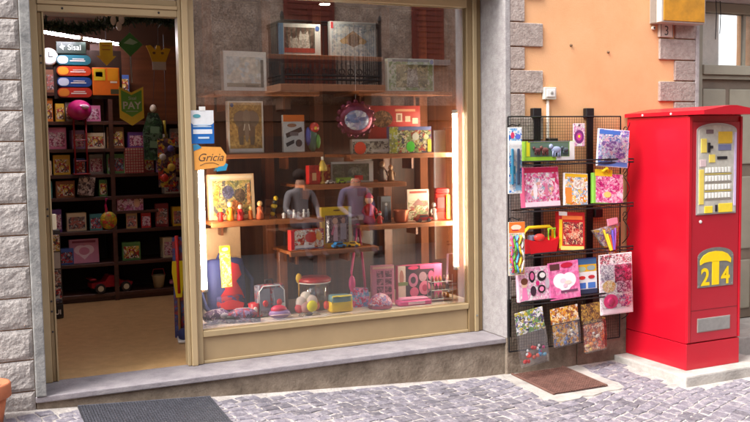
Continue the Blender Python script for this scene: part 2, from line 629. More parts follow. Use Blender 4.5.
# split-faced stone courses left of the door
courses = [-0.30, -0.165, 0.035, 0.21, 0.385, 0.558, 0.73, 0.902, 1.075, 1.245, 1.412, 1.578, 1.742, 1.905, 2.068, 2.23, 2.39, 2.55, 2.71]
rs = random.Random(11)
for k in range(len(courses) - 1):
    z0, z1 = courses[k] + 0.0035, courses[k + 1] - 0.0035
    off = -rs.uniform(0.42, 0.62) if k % 2 else -rs.uniform(0.2, 0.34)
    edges = [0.344, off, off - 0.5, off - 1.0]
    for e in range(3):
        xa, xb = edges[e + 1] + 0.0035, edges[e] - (0.0035 if e else 0)
        nxx, nzz = max(6, int((xb - xa) / 0.022)), 9
        vs_, fs = [], []
        sd_ = rs.uniform(0, 50)
        for jz in range(nzz + 1):
            for ix in range(nxx + 1):
                fx, fz = ix / nxx, jz / nzz
                ed = min(fx, 1 - fx) * (xb - xa)
                ez = min(fz, 1 - fz) * (z1 - z0)
                pr = min(1.0, min(ed, ez) / 0.022)
                n_ = noise.noise(Vector((fx * (xb - xa) * 16 + sd_, fz * (z1 - z0) * 16, sd_))) * 0.009 + noise.noise(Vector((fx * (xb - xa) * 42 + sd_, fz * (z1 - z0) * 42, sd_ + 9))) * 0.006
                y_ = -0.278 - 0.012 - pr * (0.010 + n_ * 0.75)
                vs_.append((xa + fx * (xb - xa), y_, z0 + fz * (z1 - z0)))
        W = nxx + 1
        for jz in range(nzz):
            for ix in range(nxx):
                fs.append((jz * W + ix, jz * W + ix + 1, (jz + 1) * W + ix + 1, (jz + 1) * W + ix))
        rim = [ix for ix in range(W)] + [jz * W + nxx for jz in range(1, nzz + 1)] + [nzz * W + ix for ix in range(nxx - 1, -1, -1)] + [jz * W for jz in range(nzz - 1, 0, -1)]
        o_ = len(vs_)
        for r_ in rim:
            v = vs_[r_]
            vs_.append((v[0], -0.2745, v[2]))
        n = len(rim)
        for q in range(n):
            q2 = (q + 1) % n
            fs.append((rim[q], o_ + q, o_ + q2, rim[q2]))
        MB().add(vs_, fs, SPLIT).build('stone_block', bld)
# quoins on both sides of the orange pier
def quoins(x_edge, sgn, zs, long_first, wl_, ws_):
    lf = long_first
    for a, b in zip(zs[:-1], zs[1:]):
        wdt = wl_ if lf else ws_
        x0, x1 = (x_edge, x_edge + wdt) if sgn > 0 else (x_edge - wdt, x_edge)
        bx('quoin_block', bld, x0, x1, -0.318 - rs.uniform(0, .004), -0.285, b + 0.004, a - 0.004, QUOIN, 0.004)
        lf = not lf
quoins(3.462, 1, [2.68, 2.515, 2.348, 2.181, 2.014, 1.858, 1.696, 1.535, 1.372, 1.21, 1.05, .89, .73, .57, .41, .285], False, 0.272, 0.122)
quoins(5.138, -1, [2.55, 2.43, 2.27, 2.115, 1.955, 1.80, 1.645, 1.49, 1.33, 1.17, 1.01, .85, .69, .53, .37, .285], False, 0.35, 0.2)
# plinth under the rack and riser under the slab
bx('plinth_slab', bld, 3.422, 4.02, -0.322, -0.28, -0.4, 0.278, RISER, 0.006)
bx('plinth_slab', bld, 4.026, 5.148, -0.322, -0.28, -0.4, 0.278, RISER, 0.006)
bx('step_riser', bld, 0.35, 3.418, -0.292, 0.30, -0.4, -0.0335, RISER)
bx('door_step', bld, 0.345, 3.426, -0.312, 0.03, -0.033, 0.001, SLAB, 0.006)
bx('stone_reveal', bld, 3.42, 3.462, -0.322, 0.298, 0.0025, 2.47, GRANITE, 0.005)
bx('stone_jamb', bld, 0.347, 0.402, -0.318, 0.298, 0.0025, 2.47, JAMB, 0.006)
bx('shop_lintel', bld, 0.347, 3.44, -0.305, 0.28, 2.42, 2.459, GRANITE)

# shopfront: aluminium frame, parts of the building
sf = bpy.data.objects.new('shopfront', None)
C.objects.link(sf)
sf.parent = bld
def alu(x0, x1, y0, y1, z0, z1, m=ALU, name='frame_profile', bev=0.004):
    return bx(name, sf, x0, x1, y0, y1, z0, z1, m, bev)
alu(0.403, 0.462, -0.03, 0.05, 0.002, 2.419, ALU)
alu(0.462, 0.486, -0.012, 0.04, 0.002, 2.15, ALU_D)
alu(0.486, 0.497, -0.02, 0.03, 0.002, 2.15, ALU)
alu(0.462, 1.262, -0.028, 0.05, 2.15, 2.192, ALU)
alu(0.462, 1.262, -0.04, 0.05, 2.192, 2.215, mat('frame_light', S(196, 172, 132), .35, .2))
alu(0.462, 1.262, -0.02, 0.05, 2.215, 2.25, ALU)
alu(0.462, 1.262, -0.03, 0.05, 2.385, 2.419, ALU)
bx('transom_pane', sf, 0.462, 1.262, 0.004, 0.010, 2.25, 2.385, GLASS)
alu(1.262, 1.284, -0.028, 0.05, 0.002, 2.419, ALU)
alu(1.284, 1.322, -0.045, 0.05, 0.002, 2.419, mat('frame_light', S(196, 172, 132)))
alu(1.322, 1.362, -0.022, 0.05, 0.002, 2.419, ALU)
alu(1.362, 3.298, -0.024, 0.045, 0.172, 0.212, ALU, 'window_sill')
alu(1.362, 3.298, -0.004, 0.04, 0.004, 0.172, PANEL, 'lower_panel')
alu(1.362, 3.298, -0.016, 0.035, 0.002, 0.022, ALU, 'frame_profile')
alu(1.362, 3.298, -0.03, 0.05, 2.305, 2.36, mat('frame_light', S(196, 172, 132)), 'window_head')
alu(1.362, 3.298, -0.05, 0.05, 2.36, 2.419, STEEL, 'shutter_box')
alu(3.298, 3.345, -0.02, 0.05, 0.002, 2.419, ALU_D)
alu(3.345, 3.378, -0.03, 0.05, 0.002, 2.419, ALU)
alu(3.378, 3.419, -0.012, 0.05, 0.002, 2.419, ALU_D)
bx('window_pane', sf, 1.362, 3.298, 0.008, 0.014, 0.212, 2.305, GLASS)
for z in (1.86, 1.9, 0.3, 0.42, 0.48, .98, 1.02):
    MB().lathe([(0.006, 0), (0.006, -0.004), (0.003, -0.005)], DARK, 8, 'Y', (0.474, -0.0125, z)).build('frame_screw', sf)
for x in (0.6, 1.15):
    MB().lathe([(0.007, 0), (0.006, -0.004), (0.003, -0.005)], DARK, 8, 'Y', (x, -0.0285, 2.172)).build('frame_screw', sf)
MB().box(0.494, 0.520, -0.03, 0.01, 0.90, 0.99, CREAM, 0.006).build('door_catch', sf)
MB().lathe([(0.008, 0), (0.007, -0.004), (0.003, -0.006)], STEEL, 8, 'Y', (3.36, -0.031, 0.12)).build('frame_screw', sf)

# doorbell box, conduit, house number
db = thing('doorbell_box', 'small white electrical box with a conduit on the orange wall', 'doorbell', (3.785, -0.30, 1.655))
bx('housing', db, -0.05, 0.05, -0.035, 0.0, 0.0, 0.085, plain(214, 208, 198), 0.006)
bx('cover', db, -0.036, 0.036, -0.043, -0.034, 0.016, 0.07, WHITE, 0.004)
MB().lathe([(0.012, 0), (0.011, -0.005), (0.004, -0.006)], plain(150, 146, 140), 10, 'Y', (0.004, -0.043, 0.045)).build('button', db)
MB().tube([(-0.008, -0.012, 0.002), (-0.008, -0.012, -0.6)], 0.011, plain(216, 204, 190), 8).build('conduit', db, True)
hn = thing('house_number', 'pale stone house number plate reading 3 beside the quoins', 'number plate', (4.845, -0.318, 2.122))
bx('plate', hn, -0.068, 0.06, -0.012, 0.018, 0, 0.098, plain(196, 180, 168, .8), 0.003)
MB().flat([('t', '3', -0.008, 0.014, 0.1, plain(70, 60, 58, .6))], -0.0122).build('numeral', hn)
for a in (-.064, .05):
    MB().flat([('r', a, .004, a + .006, .094, plain(90, 76, 70))], -0.0122).build('border_line', hn)

# box sign above the house number
sg = thing('box_sign', 'gold fronted box sign with pale sides fixed high on the orange wall', 'sign', (4.70, -0.30, 2.215))
bx('casing', sg, 0.0, 0.42, -0.13, 0.0, 0.0, 0.75, plain(176, 168, 158), 0.006)
bx('white_edge', sg, -0.006, 0.0, -0.128, -0.085, 0.004, 0.745, plain(236, 232, 224), 0.002)
bx('edge_trim', sg, -0.004, 0.0, -0.07, -0.012, 0.004, 0.745, plain(140, 132, 124), 0.001)
bx('front_panel', sg, 0.012, 0.408, -0.137, -0.129, 0.012, 0.738, mat('old_gold', S(188, 130, 22), 0.5, 0.0, var=0.3, vscale=9), 0.002)
MB().lathe([(0.016, 0), (0.015, -0.012), (0.007, -0.016)], plain(206, 198, 188), 12, 'Y', (0.03, -0.003, -0.028)).build('fixing_bolt', sg)
MB().lathe([(0.007, 0), (0.006, -0.004)], DARK, 8, 'Y', (0.03, -0.019, -0.028)).build('bolt_hole', sg)

# right-hand portal
DOORP = mat('portal_paint', S(148, 142, 126), 0.55, var=0.12, vscale=4)
DOORD = mat('portal_wood', S(122, 108, 94), 0.6, var=0.2, vscale=5)
pd = thing('house_door', 'grey-green panelled house door with glazed transom beside the red machine', 'door', (5.15, -0.12, -0.13))
def dp(name, x0, x1, y0, y1, z0, z1, m=DOORP, bev=0.005):
    return bx(name, pd, x0 - 5.15, x1 - 5.15, y0 + 0.12, y1 + 0.12, z0 + 0.13, z1 + 0.13, m, bev)
bx('stone_jamb', bld, 5.138, 5.175, -0.322, 0.28, -0.12, 2.555, GRANITE, 0.004)
bx('door_lintel', bld, 5.175, 6.55, -0.33, 0.28, 2.44, 2.555, GRANITE, 0.006)
dp('frame', 5.177, 5.37, -0.16, -0.05, -0.13, 2.438)
dp('frame', 6.0, 6.2, -0.16, -0.05, -0.13, 2.438)
dp('frame', 5.37, 6.0, -0.15, -0.05, 2.36, 2.438)
dp('transom_rail', 5.37, 6.0, -0.175, -0.04, 1.87, 1.945)
dp('transom_rail', 5.37, 6.0, -0.15, -0.05, 1.835, 1.868)
tp = dp('transom_pane', 5.37, 6.0, -0.11, -0.10, 1.945, 2.36, glassmat('transom_glass', 0.09, (1, 1, 1)), 0)
dp('door_leaf', 5.37, 6.0, -0.115, -0.06, -0.13, 1.834, DOORD)
for x0, x1 in ((5.41, 5.655), (5.70, 5.955)):
    for z0, z1 in ((1.15, 1.76), (0.45, 1.05), (-0.05, 0.36)):
        dp('door_panel', x0, x1, -0.128, -0.112, z0, z1, DOORP, 0.01)
dp('glazing_bar', 5.84, 5.87, -0.125, -0.098, 1.946, 2.359, DOORP, .003)
dp('reflection_sheet', 5.372, 5.60, -0.098, -0.092, 1.946, 2.358, plain(244, 240, 232, .9), 0)  # white sheet stands in for the bright reflection on the pane's left
bx('door_step', bld, 5.19, 6.7, -0.64, 0.1, -0.4, -0.135, CEMENT, 0.01)
bx('house_pier', bld, 6.2, 6.548, -0.2, 0.28, -0.134, 2.44, PLASTER)
# two cables hanging over the transom
cb = thing('hanging_cables', 'two thin dark cables hanging down over the door transom', 'cable', (5.46, -0.2, 2.44))
for dx_ in (0, 0.045):
    MB().tube([(dx_, 0, 0.0), (dx_ + .003, -.004, -0.1), (dx_, 0, -0.30 + dx_)], 0.0035, DARK, 6).build('cable', cb, True)

# ------------------------------------------------------------------ shop interior
FLOORM = stonemat('shop_floor_tan', S(176, 138, 92), S(190, 152, 104), S(204, 168, 120), scale=12, bump=0.05, bscale=60, rough=0.35, speck=0.06)
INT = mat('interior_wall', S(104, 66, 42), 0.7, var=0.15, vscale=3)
tag(bx('shop_floor', None, -1.2, 3.41, 0.03, 3.6, -0.1, 0.0, FLOORM), 'tan tiled shop floor seen through the open door', 'floor', kind='structure')
INTL = mat('interior_cream', S(214, 192, 160), 0.8, var=0.06, vscale=3)  # cream picked so the mostly hidden walls and ceiling bounce more light
tag(bx('shop_ceiling', None, -1.2, 3.41, 0.301, 3.6, 2.62, 2.72, INTL), 'cream shop ceiling', 'ceiling', kind='structure')
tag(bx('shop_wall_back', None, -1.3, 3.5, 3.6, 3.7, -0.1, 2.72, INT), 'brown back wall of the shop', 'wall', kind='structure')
tag(bx('shop_wall_left', None, -1.3, -1.2, 0.301, 3.6, -0.1, 2.72, INTL), 'cream left wall of the shop', 'wall', kind='structure')
tag(bx('shop_wall_right', None, 3.41, 3.5, 0.301, 3.6, -0.1, 2.72, INTL), 'cream right wall of the shop', 'wall', kind='structure')
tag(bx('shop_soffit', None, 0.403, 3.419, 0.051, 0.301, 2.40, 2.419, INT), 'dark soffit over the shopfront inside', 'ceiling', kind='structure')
# display window carcass
case = thing('display_case', 'brown wooden window display case with pale floor and posts', 'display case', (1.364, 0.052, 0))
def dc(name, x0, x1, y0, y1, z0, z1, m, bev=0.003):
    return bx(name, case, x0 - 1.364, x1 - 1.364, y0 - 0.052, y1 - 0.052, z0, z1, m, bev)
def plan_prism(pts, z0, z1, m):
    n = len(pts)
    vs_ = [(p[0] - 1.364, p[1] - 0.052, z) for z in (z0, z1) for p in pts]
    fs = [tuple(range(n))[::-1], tuple(range(n, 2 * n))] + [(k, (k + 1) % n, n + (k + 1) % n, n + k) for k in range(n)]
    return MB().add(vs_, fs, m)
DFLOOR = mat('display_floor', S(206, 192, 176), 0.5, var=0.06)
plan_prism([(1.366, .046), (3.40, .046), (3.40, .79), (1.572, .79), (1.386, .14), (1.366, .14)], .17, .2135, DFLOOR).build('display_floor', case)
plan_prism([(1.33, .052), (1.364, .052), (1.364, .14), (1.57, .84), (1.54, .84), (1.33, .15)], 0, 2.398, WOODZ).build('side_panel', case)
dc('back_panel', 1.572, 3.40, 0.80, 0.84, 0.0, 2.398, WOODD)
dc('side_panel', 3.385, 3.409, 0.052, 0.8, 0.2, 2.398, WOODZ)
for x in (1.60, 2.03, 2.42, 2.98, 3.30):
    dc('post', x, x + 0.07, 0.70, 0.795, 0.2, 2.398, WOODZ)
dc('front_post', 2.005, 2.065, 0.36, 0.42, 0.2, 0.63, WOODZ)
dc('back_board', 1.545, 1.80, 0.585, 0.60, 0.205, 0.80, plain(206, 170, 128, .6))
dc('display_ceiling', 1.366, 3.40, 0.302, 0.80, 2.399, 2.43, WOODD)

def wshelf(label, x0, x1, yf, yb, z):
    t = thing('display_shelf', label, 'shelf', ((x0 + x1) / 2, yb, z), group=None)
    h = (x1 - x0) / 2
    bx('board', t, -h, h, yf - yb + 0.012, 0, -0.022, 0.0, WOOD, 0.003)
    bx('edge_moulding', t, -h - 0.004, h + 0.004, yf - yb - 0.008, yf - yb + 0.012, -0.034, -0.002, WOOD, 0.006)
    for x in (-h * .6, h * .6):
        MB().prism([(x - .008, -.022), (x + .008, -.022), (x + .008, -.12), (x - .008, -.12)], -.16, -.001, WOODZ).build('bracket', t)
    return t
SH = {'S1': (1.54, 2.26, .20, .66, 1.728), 'S2': (1.54, 2.28, .20, .66, 1.318), 'S3': (1.49, 2.27, .18, .66, .873),
      'S4': (2.01, 2.66, .14, .52, .652), 'S5': (2.13, 2.90, .17, .66, 1.095), 'S6': (2.48, 3.29, .18, .66, 1.295),
      'S7': (2.56, 3.30, .20, .66, 1.738), 'S8': (2.55, 3.31, .18, .66, .795), 'T': (1.95, 2.80, .32, .74, 1.985)}
for k, lab in (('S1', 'brown wooden shelf under the pale landscape puzzle box'), ('S2', 'brown wooden shelf under the elephant puzzle box'), ('S3', 'brown wooden shelf under the framed jungle puzzle'),
               ('S4', 'low brown wooden shelf carrying the yellow framed doll pack'), ('S5', 'brown wooden shelf carrying small toy cars and a red carton'), ('S6', 'brown wooden shelf under the boxes with red and green price discs'),
               ('S7', 'brown wooden shelf under the green bordered puzzle box'), ('S8', 'brown wooden shelf carrying the red fire engine and copper pot'), ('T', 'top wooden shelf carrying two framed puzzle boxes')):
    wshelf(lab, *SH[k])

def tube_lamp(name, label, p0, p1, r, col, strength, caps=True):
    p0, p1 = Vector(p0), Vector(p1)
    t = thing(name, label, 'lamp', p0)
    d = p1 - p0
    e = mat('glow_' + label[:12].replace(' ', '_'), (1, 1, 1), .5, emit=col, estr=strength)
    MB().tube([d * 0.02, d * 0.98], r, e, 10).build('tube', t, True)
    for a, b in ((0.0, 0.022), (0.978, 1.0)):
        MB().tube([d * a, d * b], r * 1.25, plain(220, 216, 210), 10).build('end_cap', t, True)
    return t
tube_lamp('fluorescent_tube', 'lit white tube standing in the window beside the door', (1.405, .10, .44), (1.405, .10, 1.235), .021, (1, .91, .76), 36)
tube_lamp('fluorescent_tube', 'lit warm tube standing in the window near the stone reveal', (3.285, .13, .44), (3.285, .13, 1.60), .018, (1, .86, .64), 36)
tube_lamp('fluorescent_tube', 'lit violet-white tube below the shop ceiling by the wall clock', (0.60, 1.75, 2.255), (0.96, 2.12, 2.255), .012, (.93, .86, 1), 30)
tube_lamp('fluorescent_tube', 'lit violet-white tube below the shop ceiling by the yellow arrow', (0.975, 2.13, 2.255), (1.335, 2.50, 2.255), .012, (.93, .86, 1), 30)
lamp = thing('spot_lamp', 'small lit spot lamp under the head of the shop window', 'lamp', (2.36, .3, 2.33))
MB().lathe([(0.03, 0.07), (0.035, 0.02), (0.045, 0.0)], plain(180, 170, 150), 14, 'Z').build('housing', lamp, True)
MB().lathe([(0.036, -0.002), (0.034, 0.012), (0.02, 0.016)], mat('spot_glow', (1, 1, 1), emit=(1, .84, .6), estr=55), 14).build('bulb', lamp, True)

# ================================================================== OBJECTS
# ------------------------------------------------------------------ red vending machine
base = tag(MB().box(4.36, 5.185, -1.05, -0.323, -0.36, -0.22, CEMENT, 0.012).build('concrete_base'), 'low pale concrete base under the red vending machine', 'base')
vm = thing('vending_machine', 'tall red cigarette vending machine with arched control panel on a concrete base', 'vending machine', (4.72, -0.625, -0.22))
bx('kick_panel', vm, -.247, .247, -.309, .304, 0, .180, RED, 0.003)
bx('cabinet', vm, -.245, .245, -.302, .304, .183, 1.745, RED, 0.004)
bx('front_door', vm, -.212, .222, -.312, -.3025, .19, 1.70, RED_SHADED, 0.003)
bx('front_frame', vm, -.245, -.216, -.316, -.3025, .19, 1.735, RED, 0.003)
bx('front_frame', vm, .226, .245, -.316, -.3025, .19, 1.735, RED, 0.003)
roof = MB().prism([(-.262, 1.746), (.262, 1.746), (.262, 1.772), (.03, 1.806), (-.03, 1.806), (-.262, 1.772)], -.46, .31, RED).build('roof_lid', vm)
for q in (-.16, .12):
    MB().lathe([(.009, 0), (.008, -.004), (.003, -.006)], plain(220, 210, 205), 8, 'X', (-.262, q, 1.757)).build('rivet', roof)
def P_(px, py):
    return ((px - 716) / 109.0, 1.686 - (py - 124) / 148.0)
def arch(x0, x1, z0, z1, rise):
    return [(x0, z0), (x1, z0), (x1, z1)] + [((x0 + x1) / 2 + (x1 - x0) / 2 * math.cos(R(a)), z1 + rise * math.sin(R(a))) for a in range(15, 180, 15)] + [(x0, z1)]
PALE = mat('panel_pale', S(206, 202, 190), .35, .15, var=.22, vscale=14)
cp = MB().prism(arch(-.178, .186, 1.068, 1.64, .05), -.318, -.311, mat('panel_rim', S(196, 190, 190), .3, .5)).build('control_panel', vm)
MB().prism(arch(-.166, .174, 1.078, 1.632, .044), -.3215, -.3181, PALE).build('panel_face', cp)
def pf(name, a, b, c, d, m, t=.004):
    x0, z1 = P_(a, b)
    x1, z0 = P_(c, d)
    return bx(name, cp, x0, x1, -.3216 - t, -.3214, z0, z1, m, min(.0015, t * .3))
YL = plain(232, 206, 96)
pf('label_plate', 717, 132, 731, 144, plain(226, 182, 50))
pf('display', 717, 145, 730, 151, plain(120, 124, 160))
pf('coin_slot', 706.5, 143, 708.8, 153, DARK, .007)
pf('coin_knob', 709, 146, 711, 149, DARK, .012)
pf('note_slot', 716, 157, 726, 160, DARK, .006)
pf('label_plate', 700, 139, 705.5, 153, YL)
pf('label_plate', 705, 130, 712, 134, plain(120, 96, 100))
pf('label_plate', 699, 160, 705, 167, plain(214, 188, 190))
pf('label_plate', 708, 155, 714, 163, YL)
pf('label_plate', 698.5, 170, 703, 205, YL)
pf('label_plate', 704, 207, 712, 214, plain(240, 212, 60))
pf('label_plate', 718, 205, 732, 214, plain(240, 212, 60))
pf('key_slot', 714.5, 206, 716.5, 213, DARK, .008)
pf('side_strip', 733.2, 133, 735.4, 208, plain(214, 190, 226))
for r_ in range(4):
    for k in range(8):
        bt = pf('button', 704.5 + k * 3.25, 168 + r_ * 8.6, 706.6 + k * 3.25, 173.2 + r_ * 8.6, plain(236, 234, 228), .006)
    pf('brand_strip', 704, 174.0 + r_ * 8.6, 731, 175.4 + r_ * 8.6, plain(150, 140, 130) if r_ % 2 else plain(196, 174, 90), .002)
lg = MB().prism(arch(-.157, .172, .565, .775, .062), -.316, -.311, STEEL).build('logo_plate', vm)
lgc = plain(246, 208, 16)
MB().prism([(-.026, .578), (.036, .578), (.036, .742), (-.026, .742)], -.3195, -.3162, lgc).build('logo_stem', lg)
MB().prism([(-.135, .722), (-.10, .737), (-.06, .7405), (.07, .7405), (.11, .737), (.145, .722), (.148, .752), (.115, .787), (.065, .806), (.005, .812), (-.055, .806), (-.105, .787), (-.138, .752)], -.3195, -.3163, lgc).build('logo_cap', lg)
MB().flat([('t', '2', -.09, .582, .165, lgc)], -.3175).build('logo_digit', lg)
MB().flat([('t', '4', .098, .582, .165, lgc)], -.3175).build('logo_digit', lg)
for x, z in ((-.147, .576), (.162, .576), (-.147, .77), (.162, .77)):
    MB().lathe([(.005, 0), (.004, -.003)], plain(120, 116, 110), 8, 'Y', (x, -.316, z)).build('rivet', lg)
fl = bx('delivery_slot', vm, -.155, .150, -.3165, -.311, .255, .352, plain(150, 140, 134), .002)
bx('flap', fl, -.147, .142, -.3185, -.3164, .262, .345, STEEL, .001)
bx('door_seam', vm, -.212, .222, -.3128, -.3119, .408, .412, plain(110, 10, 24), 0)
MB().lathe([(.012, 0), (.011, -.004), (.005, -.006)], plain(220, 214, 210), 10, 'Y', (-.134, -.312, 1.02)).build('lock', vm)

# ------------------------------------------------------------------ rusty grate in its cement surround
def on_ground(name, pts, h, m, parent=None):
    vs_ = [(x, y, zg(x, y) + h) for x, y in pts] + [(x, y, zg(x, y) - .03) for x, y in pts]
    n = len(pts)
    fs = [tuple(range(n))] + [(k, n + k, n + (k + 1) % n, (k + 1) % n) for k in range(n)]
    return MB().add(vs_, fs, m).build(name, parent)
rg = random.Random(5)
outer = []
for (a, b), (c, d) in zip([(3.36, -.335), (3.335, -.95), (3.99, -.905), (4.02, -.335)], [(3.335, -.95), (3.99, -.905), (4.02, -.335), (3.36, -.335)]):
    for k in range(9):
        t = k / 9
        outer.append((a + (c - a) * t + rg.uniform(-.018, .018), min(-.326, b + (d - b) * t + rg.uniform(-.018, .018))))
tag(on_ground('cement_patch', outer, .008, CEMENT), 'pale cement surround of the rusty cellar grate', 'cement', kind='structure')
RUST = mat('rusty_iron', S(118, 84, 74), .75, .3, var=.3, vscale=18, bump=.3, bscale=90)
RUSTD = mat('rusty_iron_dark', S(60, 42, 40), .85, var=.3, vscale=18)
gr = thing('cellar_grate', 'rusty brown cellar grate set in cement below the toy rack', 'grate', (3.66, -.59, zg(3.66, -.59) + .010), (math.atan(.045) * 1, 0, 0))
bx('frame', gr, -.215, .215, -.24, .24, -.01, .002, RUSTD, .001)
for k in range(22):
    y = -.225 + k * .0214
    bx('bar', gr, -.208, .208, y - .0052, y + .0052, .0022, .010, RUST, .0015)
for k in range(20):
    x = -.200 + k * .021
    bx('cross_bar', gr, x - .004, x + .004, -.234, .234, .0021, .0085, RUST)
for a in ((-.222, -.208, -.245, .245), (.208, .222, -.245, .245)):
    bx('rim', gr, *a, .002, .014, RUST, .002)
# ------------------------------------------------------------------ rubber doormat
RUB = mat('rubber_black', S(40, 40, 46), .7, var=.2, vscale=30)
RUBT = mat('rubber_tread', S(78, 78, 86), .6, var=.25, vscale=30)
mx0, mx1, my0, my1 = .56, 1.315, -.80, -.325
zc_ = zg(.94, -.56)
mt = thing('doormat', 'black ribbed rubber doormat on the pavement before the door step', 'doormat', (.94, -.56, zc_ + .006), (math.atan(.045), math.atan(.064), 0))
bx('mat_base', mt, -.38, .38, -.24, .24, -.006, .006, RUB, .003)
rb = MB()
for i in range(47):
    for j in range(26):
        x, y = -.366 + i * .0159, -.228 + j * .0182
        s_ = .0062 if (i + j) % 2 else .0042
        rb.box(x - s_, x + s_, y - .0055, y + .0055, .006, .011, RUBT)
tag(rb.build('tread_knobs', mt), kind='stuff')
bx('border', mt, -.38, .38, -.24, -.232, .006, .0115, RUBT, .002)
bx('border', mt, -.38, .38, .232, .24, .006, .0115, RUBT, .002)
# ------------------------------------------------------------------ terracotta pot
pt = thing('plant_pot', 'terracotta plant pot standing against the split stone wall', 'pot', (.095, -.46, zg(.095, -.46)))
TERRA = mat('terracotta', S(188, 112, 76), .8, var=.2, vscale=10, bump=.15)
MB().lathe([(.075, .002), (.10, .15), (.088, .15), (.07, .02)], TERRA, 24).build('bowl', pt, True)
MB().lathe([(.114, .135), (.121, .14), (.121, .205), (.116, .212), (.100, .212), (.098, .15), (.098, .136)], TERRA, 24).build('rim', pt, True)
MB().lathe([(.097, .17), (.099, .18), (.02, .186)], mat('soil', S(58, 44, 34), .95, bump=.6), 20).build('soil', pt)

# ------------------------------------------------------------------ wire rack
rk = thing('wire_rack', 'black wire grid rack with shelves hung on the orange wall', 'rack', (3.425, -.345, -.09))
W_, H_ = .97, 1.625
wm = MB()
n = int(W_ / .0205)
for k in range(1, n):
    x = k * W_ / n
    wm.box(x - .0008, x + .0008, -.0008, .0008, 0, H_, BLACK)
n = int(H_ / .0205)
for k in range(1, n):
    z = k * H_ / n
    wm.box(0, W_, -.0025, -.0009, z - .0008, z + .0008, BLACK)
tag(wm.build('wire_grid', rk), kind='stuff')
for a, b in (((0, 0, 0), (0, 0, H_)), ((W_, 0, 0), (W_, 0, H_)), ((0, 0, H_), (W_, 0, H_)), ((0, 0, 0), (W_, 0, 0))):
    MB().tube([a, b], .0055, BLACK, 6).build('frame_rod', rk)
for x in (.245, .70):
    bx('mounting_strap', rk, x - .028, x + .028, .004, .012, .2, H_ + .03, BLACK, .002)
    bx('wall_block', rk, x - .035, x + .035, .002, .044, H_ - .01, H_ + .06, BLACK, .004)
bx('wall_block', rk, .335, .415, -.006, .04, 1.40, 1.475, BLACK, .004)
bx('wall_block', rk, .74, .81, -.006, .04, .90, .96, BLACK, .004)
RSZ = [1.218, .903, .59, .268]
for z in RSZ:
    zl = z + .09
    tr = MB().tube([(-.0, -.14, zl + .012), (W_, -.14, zl + .012)], .0062, BLACK, 6).build('shelf_rail', rk)
    MB().tube([(0, -.14, zl - .012), (W_, -.14, zl - .012)], .0052, BLACK, 6).build('lip_rod', tr)
    for k in range(11):
        x = k * W_ / 10
        MB().tube([(x, -.002, zl - .004), (x, -.14, zl - .008), (x, -.14, zl + .01)], .0022, BLACK, 4).build('cross_wire', tr)
for s0, s1 in ((.12, .36), (.36, .68), (.68, .99), (.99, 1.31), (1.31, 1.6)):        # scrolled side braces on the right
    pts = []
    h = s1 - s0
    for k in range(15):
        t = k / 14
        a = -200 + 560 * t if t < .0 else 0
        pts.append((W_ + .004, -.02 - .075 * abs(math.sin(math.pi * (t * 1.5))) , s0 + .02 + (h - .04) * t))
    MB().tube(pts, .0032, BLACK, 5).build('side_scroll', rk)
    MB().tube([(W_ + .004, -.05 + .024 * math.cos(R(q)), s0 + h * .72 + .03 * math.sin(R(q))) for q in range(0, 331, 30)], .003, BLACK, 5).build('side_scroll', rk)
for z in (1.56, .93):                                           # hook arms for the long packs on the left
    MB().tube([(.0, 0, z), (-.005, -.06, z + .012), (-.012, -.14, z), (-.012, -.155, z + .012)], .0042, BLACK, 6).build('hook', rk)
    MB().tube([(.004, -.0, z), (.004, -.03, z - .02), (.004, -.045, z - .07), (.004, -.02, z - .10)], .0042, BLACK, 6).build('hook', rk)

# ------------------------------------------------------------------ goods
def item(name, label, cat, x0, x1, y, z, h, d, body, shapes, rz=0, tilt=0, pack='carton', group=None, bev=.0015, roll=0):
    """a printed carton or card: base centre at the origin, front towards -y; shapes use u,v from 0 to 1 on the front"""
    w_ = x1 - x0
    t = thing(name, label, cat, ((x0 + x1) / 2, y + d / 2, z), (R(-tilt), R(roll), R(rz)), group)
    bx(pack, t, -w_ / 2, w_ / 2, -d / 2, d / 2, 0, h, body, min(bev, d * .3))
    fl_ = []
    for i, s in enumerate(shapes):
        nm = 'printed_motif'
        if isinstance(s[0], str) and s[0].startswith('@'):
            nm, s = s[0][1:], s[1:]
        if s[0] == 'r':
            q = ('r', -w_ / 2 + s[1] * w_, s[2] * h, -w_ / 2 + s[3] * w_, s[4] * h, s[5])
        elif s[0] == 'e':
            q = ('e', -w_ / 2 + s[1] * w_, s[2] * h, s[3] * w_, s[4] * h, s[5])
        elif s[0] == 'p':
            q = ('p', [(-w_ / 2 + a * w_, b * h) for a, b in s[1]], s[2])
        else:
            q = ('t', s[1], -w_ / 2 + s[2] * w_, s[3] * h, s[4], s[5])
        MB().flat([q], -d / 2 - .0005 * i).build(nm, t)
    return t
def pal(*cs):
    return [S(*c) for c in cs]
Wt, Pk, Lp, Mg = (236, 232, 230), (232, 110, 160), (244, 186, 208), (190, 40, 110)
Rd, Yw, Gn, Bl, Or, Pu, Bk, Br, Sk, Lb = (206, 34, 40), (244, 206, 50), (96, 170, 60), (40, 90, 180), (238, 138, 50), (110, 70, 160), (40, 34, 40), (120, 74, 44), (232, 190, 160), (140, 190, 226)
FR = ('@printed_front', 'r', .0, .0, 1, 1)
def fr(m, a=0.015, b=0.015, c=.985, d=.985, nm='@printed_front'):
    return (nm, 'r', a, b, c, d, m)

